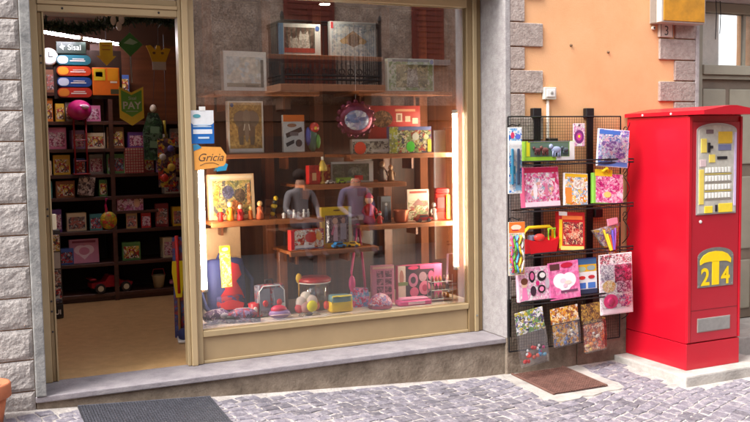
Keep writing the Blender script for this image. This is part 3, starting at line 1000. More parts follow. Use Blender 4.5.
def bubble(t, x0, x1, z0, z1, dpt, yf, name='clear_bubble', m=None):
    """a vacuum-formed blister over the front of a card"""
    mb = MB()
    i = .012
    vs_ = [(x0, yf, z0), (x1, yf, z0), (x1, yf, z1), (x0, yf, z1), (x0 + i, yf - dpt, z0 + i), (x1 - i, yf - dpt, z0 + i), (x1 - i, yf - dpt, z1 - i), (x0 + i, yf - dpt, z1 - i)]
    mb.add(vs_, [(0, 1, 5, 4), (1, 2, 6, 5), (2, 3, 7, 6), (3, 0, 4, 7), (4, 5, 6, 7)], m or CLEAR)
    return mb.build(name, t)

Y0 = -.47
# row 1 of the rack
t = item('toothbrush_pack', 'tall narrow white and blue hanging pack on the left edge of the rack', 'pack', 3.325, 3.425, -.505, 1.02, .44, .012, plain(*Wt), [fr(printmat(pal(Wt, Lb, Wt, (60, 110, 190), (210, 214, 230)), 18)), ('r', .06, .58, .94, .80, plain(*Wt)), ('e', .3, .88, .14, .05, plain(206, 60, 100)), ('e', .7, .86, .2, .04, plain(90, 110, 200)), ('r', .1, .3, .5, .42, plain(60, 160, 190)), ('r', .5, .05, .92, .3, plain(*Lb))], rz=-6, pack='card')
for k, (x, c) in enumerate(((-.024, (60, 150, 190)), (.02, (70, 90, 120)))):
    MB().box(x - .009, x + .009, -.020, -.0085, .06, .30, plain(*c), .004).build('brush', t)
bubble(t, -.045, .045, .04, .33, .02, -.0085)
t = item('toy_animal_box', 'wide green and white window box of dark toy animals on the rack', 'box', 3.475, 3.895, -.465, 1.231, .135, .075, plain(150, 196, 70), [('@window', 'r', .10, .22, .88, .93, plain(96, 120, 104)), ('r', .0, .0, .62, .2, plain(164, 214, 60)), ('r', .62, .0, 1, .2, plain(*Wt)), ('r', .02, .25, .085, .98, plain(232, 226, 40)), ('r', .89, .1, .995, .98, plain(*Wt)), ('r', .05, .95, .9, 1.0, plain(110, 110, 120))], rz=2)
for x, sc, c in ((-.115, .8, (92, 50, 52)), (-.05, .9, (104, 60, 54)), (.045, 1.25, (150, 160, 190)), (.125, .8, (74, 84, 90))):
    mb = MB().ball((x, -.046, .075), .036 * sc, .011, .019 * sc, plain(*c), 10, 6)
    mb.ball((x - .036 * sc, -.047, .075 + .018 * sc), .015 * sc, .009, .014 * sc, plain(*c), 8, 6)
    for dx_ in (-.024, -.01, .012, .025):
        mb.tube([(x + dx_ * sc, -.047, .07), (x + dx_ * sc, -.047, .072 - .036 * sc)], .005 * sc, plain(*c), 5)
    mb.build('toy_animal', t, True)
item('toy_blister', 'small pink and white hanging pack with a purple round toy', 'blister pack', 3.93, 4.03, -.40, 1.325, .16, .006, plain(238, 214, 222), [fr(printmat(pal(Lp, Wt, (214, 150, 190)), 30)), ('e', .5, .42, .42, .30, plain(126, 50, 120)), ('e', .5, .42, .24, .17, plain(206, 70, 150)), ('e', .5, .44, .1, .07, plain(*Yw)), ('e', .5, .92, .09, .05, plain(110, 96, 96))], pack='card')
t = item('toy_blister', 'large white pack with purple and blue trinkets at the top right of the rack', 'blister pack', 4.085, 4.33, -.485, 1.175, .265, .02, plain(212, 214, 232), [fr(printmat(pal(Wt, (200, 196, 222), (150, 110, 180), (90, 120, 190), Lp, (190, 190, 214)), 26)), ('r', .02, .86, .7, .97, plain(70, 110, 190)), ('r', .03, .02, .97, .14, plain(90, 120, 190)), ('e', .5, .55, .26, .14, printmat(pal((150, 80, 160), (190, 150, 210), (110, 70, 150), (230, 220, 240)), 36)), ('e', .72, .33, .16, .1, printmat(pal((180, 110, 180), (120, 80, 160), (226, 200, 226)), 36)), ('e', .28, .33, .13, .12, printmat(pal((224, 220, 236), (170, 170, 210), (206, 140, 190)), 36))], rz=-9, tilt=3, roll=5, pack='card')
bubble(t, -.10, .10, .04, .22, .022, -.0135)
# row 2
item('doll_box', 'big pink doll box with white lower corner on the second rack shelf', 'box', 3.468, 3.768, -.475, .915, .275, .05, plain(222, 100, 140), [fr(printmat(pal(Pk, Lp, (214, 60, 110), Wt, (236, 150, 190)), 17)), ('e', .48, .48, .36, .34, printmat(pal((240, 190, 212), (246, 226, 234), (224, 120, 164), (170, 190, 206), (236, 180, 160), (200, 70, 120)), 22)),  ('r', .0, .02, 1, .14, plain(246, 224, 234)), ('r', .02, .86, .98, .98, plain(196, 30, 80)), ('e', .3, .4, .06, .2, plain(246, 236, 240)), ('e', .62, .42, .05, .18, plain(214, 120, 150))], rz=3, tilt=5)
item('toy_pack', 'orange and white picture pack leaning on the second rack shelf', 'pack', 3.80, 4.0, -.475, .915, .225, .02, plain(*Wt), [fr(printmat(pal(Wt, Or, (250, 200, 130), Wt, (150, 180, 206), Yw), 24)), ('r', .02, .88, .98, .98, plain(240, 190, 40)), ('r', .04, .06, .3, .55, plain(238, 140, 60)), ('e', .6, .66, .28, .16, printmat(pal(Wt, (246, 220, 180), (206, 170, 150), (236, 226, 214)), 22))], tilt=6, roll=4)
t = item('toy_pack', 'pink toy pack with green edge and yellow header on the second rack shelf', 'pack', 4.045, 4.315, -.475, .915, .215, .03, plain(140, 204, 80), [fr(printmat(pal(Pk, Lp, (206, 60, 140), (250, 210, 226), Pk), 20), .08, .03), ('@header_card', 'r', .05, .9, .62, 1.12, plain(240, 206, 40)), ('e', .25, .62, .14, .16, printmat(pal((196, 40, 120), (240, 150, 190), (150, 30, 90)), 40)), ('e', .7, .6, .18, .2, printmat(pal((226, 70, 150), (246, 200, 220), (190, 50, 120)), 40)), ('e', .46, .3, .12, .1, plain(240, 210, 120))], tilt=5, roll=4)
MB().tube([(-.06, -.02, .225), (-.03, -.03, .25), (.0, -.02, .225)], .012, YEL, 8).build('yellow_clip', t, True)
# row 3
t = item('bead_pack', 'tall narrow pack of rainbow ropes with orange header on the rack edge', 'pack', 3.325, 3.445, -.505, .47, .36, .01, plain(240, 214, 190), [fr(printmat(pal(Gn, Yw, (230, 90, 120), Lb, Wt, Or), 40), .03, .02, .97, .78), ('@header_card', 'r', 0, .80, 1, 1, plain(232, 120, 50)), ('e', .45, .9, .32, .05, plain(246, 214, 190)), ('r', .2, .84, .6, .86, plain(190, 30, 60))], rz=-6, pack='card')
for k, c in enumerate(((232, 84, 130), (110, 190, 70), (90, 170, 220), (250, 214, 60), (236, 236, 230))):
    x0 = -.04 + k * .02
    MB().tube([(x0 + .009 * math.sin(q * 1.1 + k), -.014 - .003 * (q % 2), .02 + q * .025) for q in range(11)], .007, plain(*c), 6).build('rope', t, True)
tool = thing('toy_tool_basket', 'red plastic toy tool basket with yellow handle on the third rack shelf', 'toy basket', (3.615, -.43, .60), (0, 0, R(3)))
RP = mat('toy_red_plastic', S(214, 22, 34), .3, coat=.2)
MB().prism([(-.11, .0), (.11, .0), (.135, .105), (.07, .085), (.0, .10), (-.07, .085), (-.135, .105)], -.055, .055, RP).build('basket', tool)
MB().tube([(-.12, 0, .09), (-.125, 0, .15), (-.09, 0, .178), (.09, 0, .178), (.125, 0, .15), (.12, 0, .09)], .012, YEL, 8).build('handle', tool, True)
MB().tube([(.06, -.03, .08), (.06, -.03, .165), (.115, -.03, .165), (.115, -.03, .08)], .009, plain(150, 206, 50), 6, closed=True).build('toy_saw', tool)
MB().box(-.085, .03, -.03, .02, .085, .125, plain(110, 120, 140), .01).build('toy_drill', tool)
MB().ball((-.03, -.045, .11), .045, .02, .028, plain(226, 60, 50)).build('toy_drill', tool, True)
item('toy_box', 'red window box with yellow side on the third rack shelf', 'box', 3.755, 3.965, -.48, .60, .27, .05, plain(206, 40, 40), [fr(plain(196, 36, 38)), ('r', .0, .06, .12, .80, plain(236, 196, 40)), ('@window', 'r', .16, .16, .92, .74, printmat(pal((180, 40, 50), (220, 120, 100), (140, 60, 60), (236, 200, 150), (90, 50, 60)), 30)), ('r', .06, .02, .96, .12, plain(240, 214, 120)), ('r', .1, .8, .9, .9, plain(236, 120, 60)), ('r', -.02, .9, .3, 1.0, plain(236, 226, 220)), ('e', .55, .45, .26, .16, printmat(pal((206, 60, 56), (236, 150, 120), (150, 40, 46), (226, 190, 160)), 34))], rz=-4, tilt=6, roll=4)
cone = thing('sweet_cone', 'pointed clear cone bag of coloured crayons with a pink header on the rack', 'cone bag', (4.20, -.475, .545), (R(-4), R(-6), 0))
MB().prism([(-.012, 0), (.03, .0), (.10, .22), (-.13, .20)], -.012, .012, printmat(pal(Wt, (226, 170, 90), (150, 90, 170), (230, 220, 226), (236, 190, 60), (150, 160, 190)), 34)).build('contents', cone)
MB().prism([(-.016, -.008), (.034, -.008), (.108, .225), (-.138, .205)], -.02, .014, CLEAR).build('clear_wrap', cone)
bx('header_card', cone, .0, .09, -.018, -.004, .212, .262, plain(232, 140, 160), .002)
for a, b, c in ((-.06, .19, (240, 206, 60)), (-.03, .16, (236, 226, 60)), (.0, .15, (206, 90, 60)), (.035, .18, (110, 90, 190)), (.07, .19, (150, 80, 170))):
    MB().tube([(a * .25 + .006, -.022, .04), (a * .8, -.022, b)], .0085, plain(*c), 6).build('crayon', cone)
# row 4
t = item('doll_set_box', 'pink and black doll accessory box on the fourth rack shelf', 'box', 3.412, 3.682, -.485, .278, .232, .03, plain(240, 190, 210), [fr(printmat(pal(Lp, (246, 206, 222), Wt, (236, 160, 196)), 22)), ('e', .18, .52, .09, .12, plain(*Sk)), ('e', .18, .6, .11, .1, plain(120, 70, 50)), ('p', [(.08, .05), (.28, .05), (.24, .42), (.12, .42)], plain(236, 130, 180)), ('e', .42, .72, .10, .17, plain(*Bk)), ('e', .42, .73, .06, .11, plain(226, 110, 160)), ('e', .72, .72, .14, .15, plain(*Bk)), ('e', .74, .74, .09, .08, plain(*Wt)), ('e', .44, .3, .09, .15, plain(60, 40, 56)), ('e', .7, .34, .12, .12, plain(*Bk)), ('e', .70, .34, .07, .07, plain(236, 140, 180)), ('e', .58, .52, .06, .07, plain(214, 40, 120)), ('e', .88, .5, .07, .16, plain(190, 180, 190))], rz=2, tilt=4)
item('heart_card', 'pink card with a white heart on the fourth rack shelf', 'pack', 3.675, 3.92, -.495, .272, .26, .012, plain(232, 120, 170), [fr(printmat(pal((232, 120, 170), (238, 140, 184), (226, 104, 160)), 14)), ('e', .36, .50, .24, .20, plain(248, 236, 240)), ('e', .64, .50, .24, .20, plain(248, 236, 240)), ('p', [(.14, .44), (.5, .14), (.86, .44)], plain(248, 236, 240)), ('r', .04, .80, .36, .96, plain(90, 50, 50)), ('e', .6, .9, .2, .07, plain(190, 30, 60)), ('e', .44, .50, .10, .06, plain(240, 206, 218)), ('e', .60, .44, .12, .05, plain(236, 214, 200)), ('e', .5, .36, .07, .05, plain(226, 190, 206)), ('r', .34, .18, .9, .24, plain(110, 60, 90))], rz=-3, tilt=4, roll=-3, pack='card')
item('sticker_card', 'yellow and blue sticker card at the right of the pink heart card', 'pack', 3.90, 4.085, -.475, .286, .255, .01, plain(40, 70, 130), [('r', .02, .82, .98, .97, plain(60, 110, 160)), ('r', .02, .62, .98, .82, plain(226, 176, 40)), ('r', .02, .14, .98, .62, plain(226, 226, 226)), ('e', .28, .70, .2, .07, plain(170, 190, 160)), ('e', .72, .72, .2, .07, plain(150, 170, 170)), ('r', .1, .16, .45, .32, plain(60, 110, 190)), ('r', .55, .16, .9, .32, plain(70, 120, 196)), ('e', .28, .46, .16, .05, plain(206, 50, 50)), ('e', .72, .47, .16, .05, plain(190, 50, 60)), ('r', .02, .02, .98, .12, plain(40, 56, 80))], tilt=3, pack='card')
t = item('hair_toy_blister', 'large white blister pack of pink hair toys at the right of the rack', 'blister pack', 4.105, 4.375, -.50, .125, .435, .01, plain(238, 226, 228), [fr(printmat(pal(Wt, (240, 220, 228), (226, 190, 206), (200, 160, 180), (246, 238, 238)), 24)), ('r', .02, .84, .98, .985, printmat(pal(Wt, (90, 60, 70), (240, 226, 230), (200, 60, 90)), 44)), ('r', .05, .58, .42, .82, printmat(pal((110, 90, 120), (236, 226, 230), (150, 130, 160), Wt), 60)), ('r', .46, .52, .97, .82, printmat(pal((196, 30, 90), (140, 30, 70), (226, 110, 150), (90, 40, 60)), 36)), ('e', .28, .47, .2, .10, printmat(pal((240, 206, 130), (236, 180, 150), (226, 170, 80), (246, 226, 190)), 30)), ('r', .52, .36, .94, .54, printmat(pal((90, 40, 70), (160, 60, 110), (226, 190, 206)), 40)), ('e', .32, .22, .22, .12, plain(226, 50, 120)), ('e', .32, .23, .1, .055, plain(246, 150, 190)), ('e', .74, .22, .2, .1, printmat(pal((226, 80, 130), (110, 50, 120), (240, 220, 230)), 50)), ('r', .04, .02, .96, .1, plain(244, 226, 234))], rz=-7, roll=-2, pack='card')
bubble(t, -.12, .12, .03, .36, .03, -.012)
MB().lathe([(.02, -.008), (.032, -.014), (.02, -.022)], plain(206, 40, 104), 14, 'Y', (-.052, 0, .095)).build('hair_ring', t, True)
# row 5, bags hanging below the last shelf
def bag(label, x0, x1, y, z0, z1, header, body_print, lumps, roll=0):
    w_ = x1 - x0
    h = z1 - z0
    t = thing('toy_bag', label, 'bag', ((x0 + x1) / 2, y, z0), (0, R(roll), 0))
    bx('header_card', t, -w_ / 2, w_ / 2, -.006, .006, h * .60, h, header, .001)
    pts = [(-w_ / 2, h * .66), (w_ / 2, h * .66), (w_ / 2 * 1.02, h * .3), (w_ / 2 * .97, 0), (-w_ / 2 * .97, 0), (-w_ / 2 * 1.02, h * .3)]
    MB().prism(pts[::-1], -.016, .010, CLEAR).build('clear_bag', t)
    if body_print:
        MB().prism([(-w_ * .46, h * .02), (w_ * .46, h * .02), (w_ * .46, h * .58), (-w_ * .46, h * .58)], -.004, .004, body_print).build('insert_card', t)
    rl = random.Random(len(label))
    for (cx, cz, rr, c) in lumps:
        for q in range(2):
            r2 = rr * rl.uniform(.4, .72)
            MB().ball(((cx + rl.uniform(-.08, .08)) * w_, -.006, (cz + rl.uniform(-.05, .06)) * h), r2 * rl.uniform(.8, 1.5), r2 * .6, r2, plain(*c), 10, 6).build('toy_piece', t, True)
    return t
bag('clear bag with picture header and loose red and blue toys at the rack bottom', 3.43, 3.655, -.485, -.16, .225, printmat(pal((120, 100, 140), Wt, (200, 180, 60), (110, 150, 90), (70, 60, 90), (200, 200, 220)), 26), None,
    [(-.30, .12, .028, (214, 50, 46)), (-.12, .17, .03, (226, 70, 60)), (.05, .12, .026, (230, 110, 90)), (.18, .2, .026, (90, 150, 200)), (.3, .12, .024, (120, 180, 210)), (-.02, .27, .024, (214, 60, 56)), (.14, .31, .02, (230, 226, 226)), (-.26, .26, .02, (226, 226, 230)), (.32, .25, .018, (190, 60, 120))], roll=-8)
bag('orange and brown picture bag hanging at the rack bottom between two others', 3.70, 3.93, -.475, -.06, .215, printmat(pal((226, 140, 50), (150, 80, 50), (246, 214, 160), (236, 180, 60), Wt), 26), printmat(pal((226, 150, 60), (110, 70, 60), (240, 220, 200), (120, 130, 170), (240, 190, 80)), 26), [(-.05, .12, .024, (110, 130, 180)), (.22, .3, .022, (236, 226, 214)), (-.28, .3, .02, (236, 170, 60))], roll=-5)
bag('slim bag with brown header and orange toys hanging at the rack bottom', 3.965, 4.16, -.475, -.13, .22, printmat(pal((110, 74, 50), (150, 110, 60), (80, 56, 44), (190, 150, 70)), 26), printmat(pal((150, 100, 90), (236, 150, 90), (240, 214, 190), (190, 70, 60)), 30), [(-.1, .2, .024, (240, 150, 80)), (.1, .3, .024, (244, 226, 210)), (.2, .14, .022, (226, 90, 60)), (-.25, .1, .02, (240, 200, 120)), (.02, .42, .018, (236, 236, 230))], roll=-4)

# ------------------------------------------------------------------ window goods
def Zs(k):
    return SH[k][4] + .0008
def toycar(label, x, y, z, L_, c, rz=0, cat='toy car'):
    t = thing('toy_car', label, cat, (x, y, z), (0, 0, R(rz)))
    h = L_ * .42
    m = mat('toycar_%d_%d_%d' % c, S(*c), .25, coat=.4)
    MB().prism([(-.5 * L_, h * .22), (.5 * L_, h * .22), (.5 * L_, h * .55), (.3 * L_, h * .62), (.16 * L_, h), (-.24 * L_, h), (-.38 * L_, h * .62), (-.5 * L_, h * .58)], -L_ * .2, L_ * .2, m).build('body', t)
    MB().prism([(.26 * L_, h * .64), (.15 * L_, h * .93), (-.22 * L_, h * .93), (-.33 * L_, h * .64)], -L_ * .205, L_ * .205, DARK).build('window', t)
    for sx in (-.28, .28):
        for sy in (-1, 1):
            MB().lathe([(h * .26, -.012 * L_ * 5), (h * .26, .012 * L_ * 5)], DARK, 10, 'Y', (sx * L_, sy * L_ * .19, h * .26)).build('wheel', t)
    return t
def figure(name, label, cat, x, y, z, h, body, head, hat=None, rz=0, group=None):
    t = thing(name, label, cat, (x, y, z), (0, 0, R(rz)), group)
    MB().lathe([(h * .16, 0), (h * .2, h * .08), (h * .14, h * .4), (h * .16, h * .55), (h * .07, h * .64)], body, 12).build('body', t, True)
    MB().ball((0, 0, h * .76), h * .13, h * .13, h * .14, head, 12, 8).build('head', t, True)
    for s_ in (-1, 1):
        MB().tube([(s_ * h * .14, 0, h * .55), (s_ * h * .24, -h * .04, h * .4), (s_ * h * .2, -h * .1, h * .3)], h * .045, body, 6).build('arm', t, True)
    if hat:
        MB().lathe([(h * .15, h * .83), (h * .1, h * .92), (h * .02, h * 1.0)], hat, 12).build('hat', t, True)
    return t
LANDS = printmat(pal((244, 246, 244), (226, 234, 238), (246, 236, 222), (240, 244, 244), (232, 228, 214)), 8)
item('puzzle_box', 'pale white puzzle box with faint landscape alone on its shelf', 'puzzle box', 1.615, 1.925, .28, Zs('S1'), .262, .05, plain(250, 248, 244), [fr(LANDS, .07, .1, .93, .86), ('r', .07, .1, .93, .2, plain(170, 160, 140)), ('r', .86, .1, .93, .8, plain(90, 90, 84)), ('r', .5, .1, .8, .16, plain(120, 110, 90))], rz=8)
item('puzzle_box', 'puzzle box with white kittens in grey frame on the top shelf', 'puzzle box', 2.06, 2.37, .42, Zs('T'), .222, .04, plain(206, 210, 216), [('r', 0, .0, .12, 1, plain(110, 150, 200)), ('@printed_front', 'r', .14, .1, .86, .88, printmat(pal((90, 84, 76), (120, 112, 104), (70, 66, 60)), 14)), ('p', [(.24, .2), (.48, .2), (.46, .5), (.43, .62), (.39, .54), (.33, .54), (.29, .62), (.26, .5)], printmat(pal((190, 186, 184), (160, 156, 152), (206, 204, 200)), 26)), ('p', [(.46, .2), (.74, .2), (.72, .6), (.69, .78), (.64, .68), (.57, .68), (.52, .78), (.48, .6)], printmat(pal((214, 212, 210), (180, 176, 172), (226, 224, 222)), 26)), ('r', .14, .1, .86, .24, plain(170, 70, 56)), ('e', .92, .86, .05, .08, plain(60, 100, 170))], rz=-2)
item('puzzle_box', 'pale blue puzzle box with brown winged motif on the top shelf', 'puzzle box', 2.445, 2.80, .42, Zs('T'), .25, .04, plain(196, 204, 216), [fr(printmat(pal((170, 184, 204), (186, 196, 210), (156, 172, 196), (200, 206, 214)), 16), .04, .05, .96, .93), ('p', [(.2, .45), (.5, .75), (.8, .45), (.62, .36), (.5, .28), (.38, .36)], plain(150, 116, 76)), ('e', .5, .48, .12, .18, plain(106, 78, 52)), ('e', .3, .45, .08, .08, plain(180, 150, 104)), ('e', .7, .45, .08, .08, plain(180, 150, 104)), ('r', .02, .8, .07, .98, plain(190, 60, 70))], rz=-2)
item('puzzle_box', 'puzzle box with white tiger picture and green jungle border', 'puzzle box', 2.835, 3.20, .29, Zs('S7'), .236, .05, plain(206, 218, 210), [fr(printmat(pal((150, 186, 120), (196, 216, 190), (120, 160, 90), (220, 226, 206)), 18), .03, .04, .97, .9), ('@picture', 'r', .18, .12, .86, .82, printmat(pal((110, 120, 80), (150, 150, 100), (84, 96, 70), (214, 206, 160)), 20)), ('p', [(.4, .14), (.66, .14), (.64, .5), (.62, .76), (.57, .68), (.49, .68), (.44, .76), (.42, .5)], printmat(pal((206, 204, 196), (150, 146, 140), (220, 218, 210), (110, 106, 100)), 34)), ('r', .1, .9, .9, .97, plain(110, 120, 130)), ('e', .95, .9, .04, .07, plain(70, 110, 190))], rz=-4)
EL = plain(112, 92, 78)
item('puzzle_box', 'puzzle box with a grey elephant on golden grass', 'puzzle box', 1.63, 1.875, .23, Zs('S2'), .342, .05, plain(224, 214, 200), [fr(printmat(pal((206, 160, 90), (190, 146, 84), (176, 134, 76), (220, 176, 104)), 16), .03, .09, .95, .97), ('p', [(.3, .16), (.41, .16), (.42, .34), (.6, .34), (.61, .16), (.72, .16), (.76, .42), (.72, .6), (.62, .7), (.4, .7), (.3, .6), (.26, .42)], plain(120, 98, 78)), ('p', [(.44, .80), (.33, .82), (.2, .77), (.14, .67), (.17, .58), (.27, .50), (.36, .53), (.42, .62)], plain(134, 111, 92)), ('p', [(.58, .80), (.69, .82), (.82, .77), (.88, .67), (.85, .58), (.75, .50), (.66, .53), (.6, .62)], plain(134, 111, 92)), ('p', [(.40, .68), (.43, .80), (.51, .84), (.59, .80), (.62, .68), (.58, .56), (.56, .30), (.53, .22), (.49, .22), (.46, .30), (.44, .56)], plain(148, 126, 106)), ('p', [(.445, .56), (.47, .56), (.44, .44), (.41, .43)], plain(226, 214, 190)), ('p', [(.555, .56), (.58, .56), (.61, .43), (.58, .44)], plain(226, 214, 190)), ('r', .03, .02, .95, .08, plain(*Wt)), ('e', .1, .92, .05, .04, plain(70, 90, 140))], rz=4)
item('toy_pack', 'white pack with black tools and orange header beside the elephant puzzle', 'pack', 2.02, 2.175, .26, Zs('S2'), .252, .03, plain(228, 226, 222), [('@header_card', 'r', 0, .82, 1, 1, plain(236, 120, 40)), ('p', [(.1, .5), (.85, .68), (.9, .56), (.15, .38)], plain(44, 40, 44)), ('p', [(.1, .24), (.5, .34), (.5, .24), (.15, .14)], plain(50, 46, 50)), ('e', .72, .24, .16, .1, plain(70, 66, 70)), ('e', .4, .72, .22, .05, plain(170, 120, 90)), ('r', .3, .44, .7, .54, plain(120, 116, 120))], rz=3)
pr = thing('toy_parrot', 'colourful upright toy parrot on the shelf by the white tool pack', 'toy', (2.235, .27, Zs('S2')))
MB().ball((0, 0, .085), .038, .03, .085, plain(60, 110, 90)).build('body', pr, True)
MB().ball((.012, -.01, .165), .036, .03, .036, plain(200, 50, 44)).build('head', pr, True)
MB().ball((-.03, 0, .105), .02, .03, .065, plain(60, 80, 170)).build('wing', pr, True)
MB().ball((.035, -.015, .07), .018, .02, .05, plain(90, 160, 60)).build('wing', pr, True)
MB().ball((.01, -.04, .16), .01, .016, .012, plain(236, 190, 60)).build('beak', pr, True)
hb = thing('foil_balloon', 'round purple foil balloon with a pale blue disc hanging in the window', 'balloon', (2.565, .27, 1.42))
MB().ball((0, 0, .122), .135, .05, .118, mat('foil_purple', S(110, 24, 60), .25, .4), 20, 12).build('balloon_skin', hb, True)
MB().ball((-.005, -.02, .115), .10, .045, .078, printmat(pal((120, 136, 180), (214, 214, 224), (90, 100, 150), (170, 160, 190), (226, 226, 230)), 10), 18, 10).build('inner_disc', hb, True)
for k in range(16):
    a_ = R(k * 22.5)
    MB().ball((.132 * math.cos(a_), 0, .122 + .115 * math.sin(a_)), .022, .012, .022, mat('foil_purple', S(110, 24, 60)), 8, 6).build('frill', hb, True)
MB().tube([(0, 0, .238), (.004, .004, .4), (0, .01, .79)], .0016, plain(200, 190, 190), 4).build('string', hb)
item('book_box', 'flat red box with four small pictures standing behind the price disc boxes', 'box', 2.735, 3.14, .40, Zs('S6') , .345, .03, plain(180, 44, 34), [fr(plain(178, 40, 32)), ('e', .25, .72, .2, .18, printmat(pal((120, 90, 60), (170, 130, 90), (90, 70, 50)), 24)), ('r', .52, .66, .64, .84, plain(224, 206, 180)), ('r', .55, .69, .61, .81, plain(150, 110, 90)), ('r', .70, .66, .80, .78, plain(220, 200, 170)), ('r', .84, .62, .95, .74, plain(220, 200, 170)), ('r', .5, .88, .9, .93, plain(220, 160, 120))], rz=-3)
item('toy_box', 'long picture box with a red price disc on the right shelf', 'box', 2.525, 2.82, .24, Zs('S6'), .105, .05, plain(150, 140, 130), [fr(printmat(pal((110, 110, 100), (170, 160, 140), (90, 80, 70), (200, 190, 170)), 24)), ('r', 0, .84, 1, .98, plain(200, 190, 180)), ('@price_disc', 'e', .20, .40, .15, .42, plain(236, 74, 40)), ('r', .5, .1, .95, .3, plain(206, 196, 186))], rz=-3)
item('game_box', 'colourful board game box with a green price disc on the right shelf', 'box', 2.80, 3.13, .21, Zs('S6'), .19, .05, plain(90, 84, 130), [fr(printmat(pal((110, 110, 60), (206, 190, 130), (190, 80, 60), (150, 160, 100), (226, 214, 180), (80, 70, 90)), 22)), ('r', .22, .86, .98, .98, plain(110, 120, 170)), ('r', .0, .0, .2, .98, printmat(pal((190, 190, 60), (150, 150, 90), (206, 206, 180)), 24)), ('@price_disc', 'e', .5, .24, .10, .2, plain(90, 214, 60)), ('e', .87, .6, .06, .1, plain(226, 206, 160)), ('e', .62, .62, .08, .14, plain(230, 224, 206)), ('r', .9, .05, .99, .5, plain(226, 190, 60))], rz=-4)
# mid shelf
item('toy_carton', 'small red carton standing at the left of the mid shelf', 'box', 2.185, 2.265, .23, Zs('S5'), .13, .05, plain(196, 30, 30), [fr(printmat(pal((196, 30, 30), (214, 50, 40), (170, 24, 26)), 14)), ('r', .3, .2, .7, .6, plain(220, 170, 120))], rz=6)
item('toy_carton', 'small red carton behind the toy lamp on the mid shelf', 'box', 2.30, 2.38, .30, Zs('S5'), .13, .05, plain(186, 34, 32), [fr(printmat(pal((186, 34, 32), (150, 30, 30), (210, 130, 60)), 20))])
item('train_box', 'long grey window box with green and red train on the mid shelf', 'box', 2.375, 2.69, .27, Zs('S5'), .148, .06, plain(140, 140, 134), [('@window', 'r', .03, .1, .9, .92, printmat(pal((70, 84, 64), (90, 100, 84), (60, 66, 60), (110, 116, 100)), 18)), ('r', .9, .05, 1, .95, plain(206, 204, 200)), ('r', .1, .1, .5, .26, plain(130, 170, 60)), ('r', .55, .12, .75, .34, plain(190, 40, 40)), ('r', .0, .9, 1, 1, plain(190, 190, 186))], rz=-3)
lt = thing('toy_lamp', 'small yellow and white toy lamp on the mid shelf', 'toy', (2.295, .245, Zs('S5')))
MB().lathe([(.022, 0), (.02, .01), (.006, .02), (.006, .1)], plain(190, 150, 60), 10).build('stem', lt, True)
MB().lathe([(.034, .09), (.03, .12), (.016, .15), (.008, .165)], plain(206, 176, 70), 12).build('shade', lt, True)
MB().lathe([(.01, .165), (.008, .19), (.003, .2)], WHITE, 8).build('finial', lt, True)
toycar('tiny white toy car on the mid shelf', 2.33, .20, Zs('S5'), .062, (226, 222, 214), 5)
toycar('tiny lime green toy car on the mid shelf', 2.415, .20, Zs('S5'), .07, (150, 190, 50), 3)
toycar('tiny red toy car at the foot of the train box', 2.525, .205, Zs('S5'), .066, (196, 36, 46), -4)
figure('toy_figure', 'dark bronze figurine on the mid shelf end', 'figurine', 2.775, .30, Zs('S5'), .16, plain(70, 50, 40), plain(150, 120, 90))
figure('toy_figure', 'pale brown figurine at the very end of the mid shelf', 'figurine', 2.845, .30, Zs('S5'), .13, plain(150, 110, 70), plain(190, 150, 110))
# left shelf S3
item('framed_puzzle', 'framed jungle puzzle with pale border on the left shelf', 'puzzle', 1.515, 1.835, .33, Zs('S3'), .305, .04, plain(216, 182, 140), [('@picture', 'r', .09, .1, .93, .86, printmat(pal((150, 140, 80), (190, 160, 90), (110, 110, 80), (200, 180, 130), (90, 90, 90)), 20)), ('e', .42, .60, .13, .15, printmat(pal((84, 84, 110), (120, 120, 140), (70, 70, 84)), 30)), ('e', .68, .52, .12, .16, printmat(pal((96, 80, 66), (130, 104, 80), (76, 64, 54)), 30)), ('p', [(.12, .3), (.2, .42), (.24, .7), (.17, .78), (.11, .6)], printmat(pal((226, 150, 60), (196, 120, 50), (236, 190, 100)), 30)), ('p', [(.4, .16), (.7, .14), (.72, .34), (.55, .44), (.42, .32)], printmat(pal((190, 110, 60), (226, 160, 90), (150, 84, 50)), 30)), ('p', [(.82, .3), (.91, .34), (.9, .8), (.84, .76)], printmat(pal((220, 150, 90), (190, 120, 70), (236, 190, 130)), 30)), ('r', .04, .9, .96, .96, plain(226, 206, 170))], rz=2, tilt=4)
for k, (x, c, hd) in enumerate(((1.565, (206, 36, 30), (236, 206, 60)), (1.635, (226, 150, 40), (240, 220, 150)), (1.70, (196, 30, 34), (230, 190, 160)), (1.775, (214, 110, 40), (236, 200, 120)), (1.835, (190, 90, 50), (220, 170, 110)))):
    figure('toy_figure', ('little red toy figure with yellow head before the jungle puzzle', 'little amber toy figure with cream head before the jungle puzzle', 'little red toy figure with pale head before the jungle puzzle', 'little orange toy figure before the jungle puzzle', 'little brown toy figure at the corner of the jungle puzzle')[k], 'figurine', x, .235 + .02 * (k % 2), Zs('S3'), .10 + .02 * ((k * 2) % 3), plain(*c), plain(*hd), rz=k * 20)
an = thing('toy_bee', 'black and yellow striped toy bee on the left shelf', 'toy', (1.935, .27, Zs('S3')))
for k in range(5):
    MB().ball((.006 * k, 0, .03 + k * .026), .016 + .004 * (2 - abs(k - 2)), .02, .018, plain(*((40, 34, 24) if k % 2 else (226, 190, 40))), 10, 6).build('stripe', an, True)
for s_ in (-1, 1):
    MB().tube([(0, 0, .03), (s_ * .02, -.01, .02), (s_ * .025, -.015, 0)], .004, DARK, 5).build('leg', an)
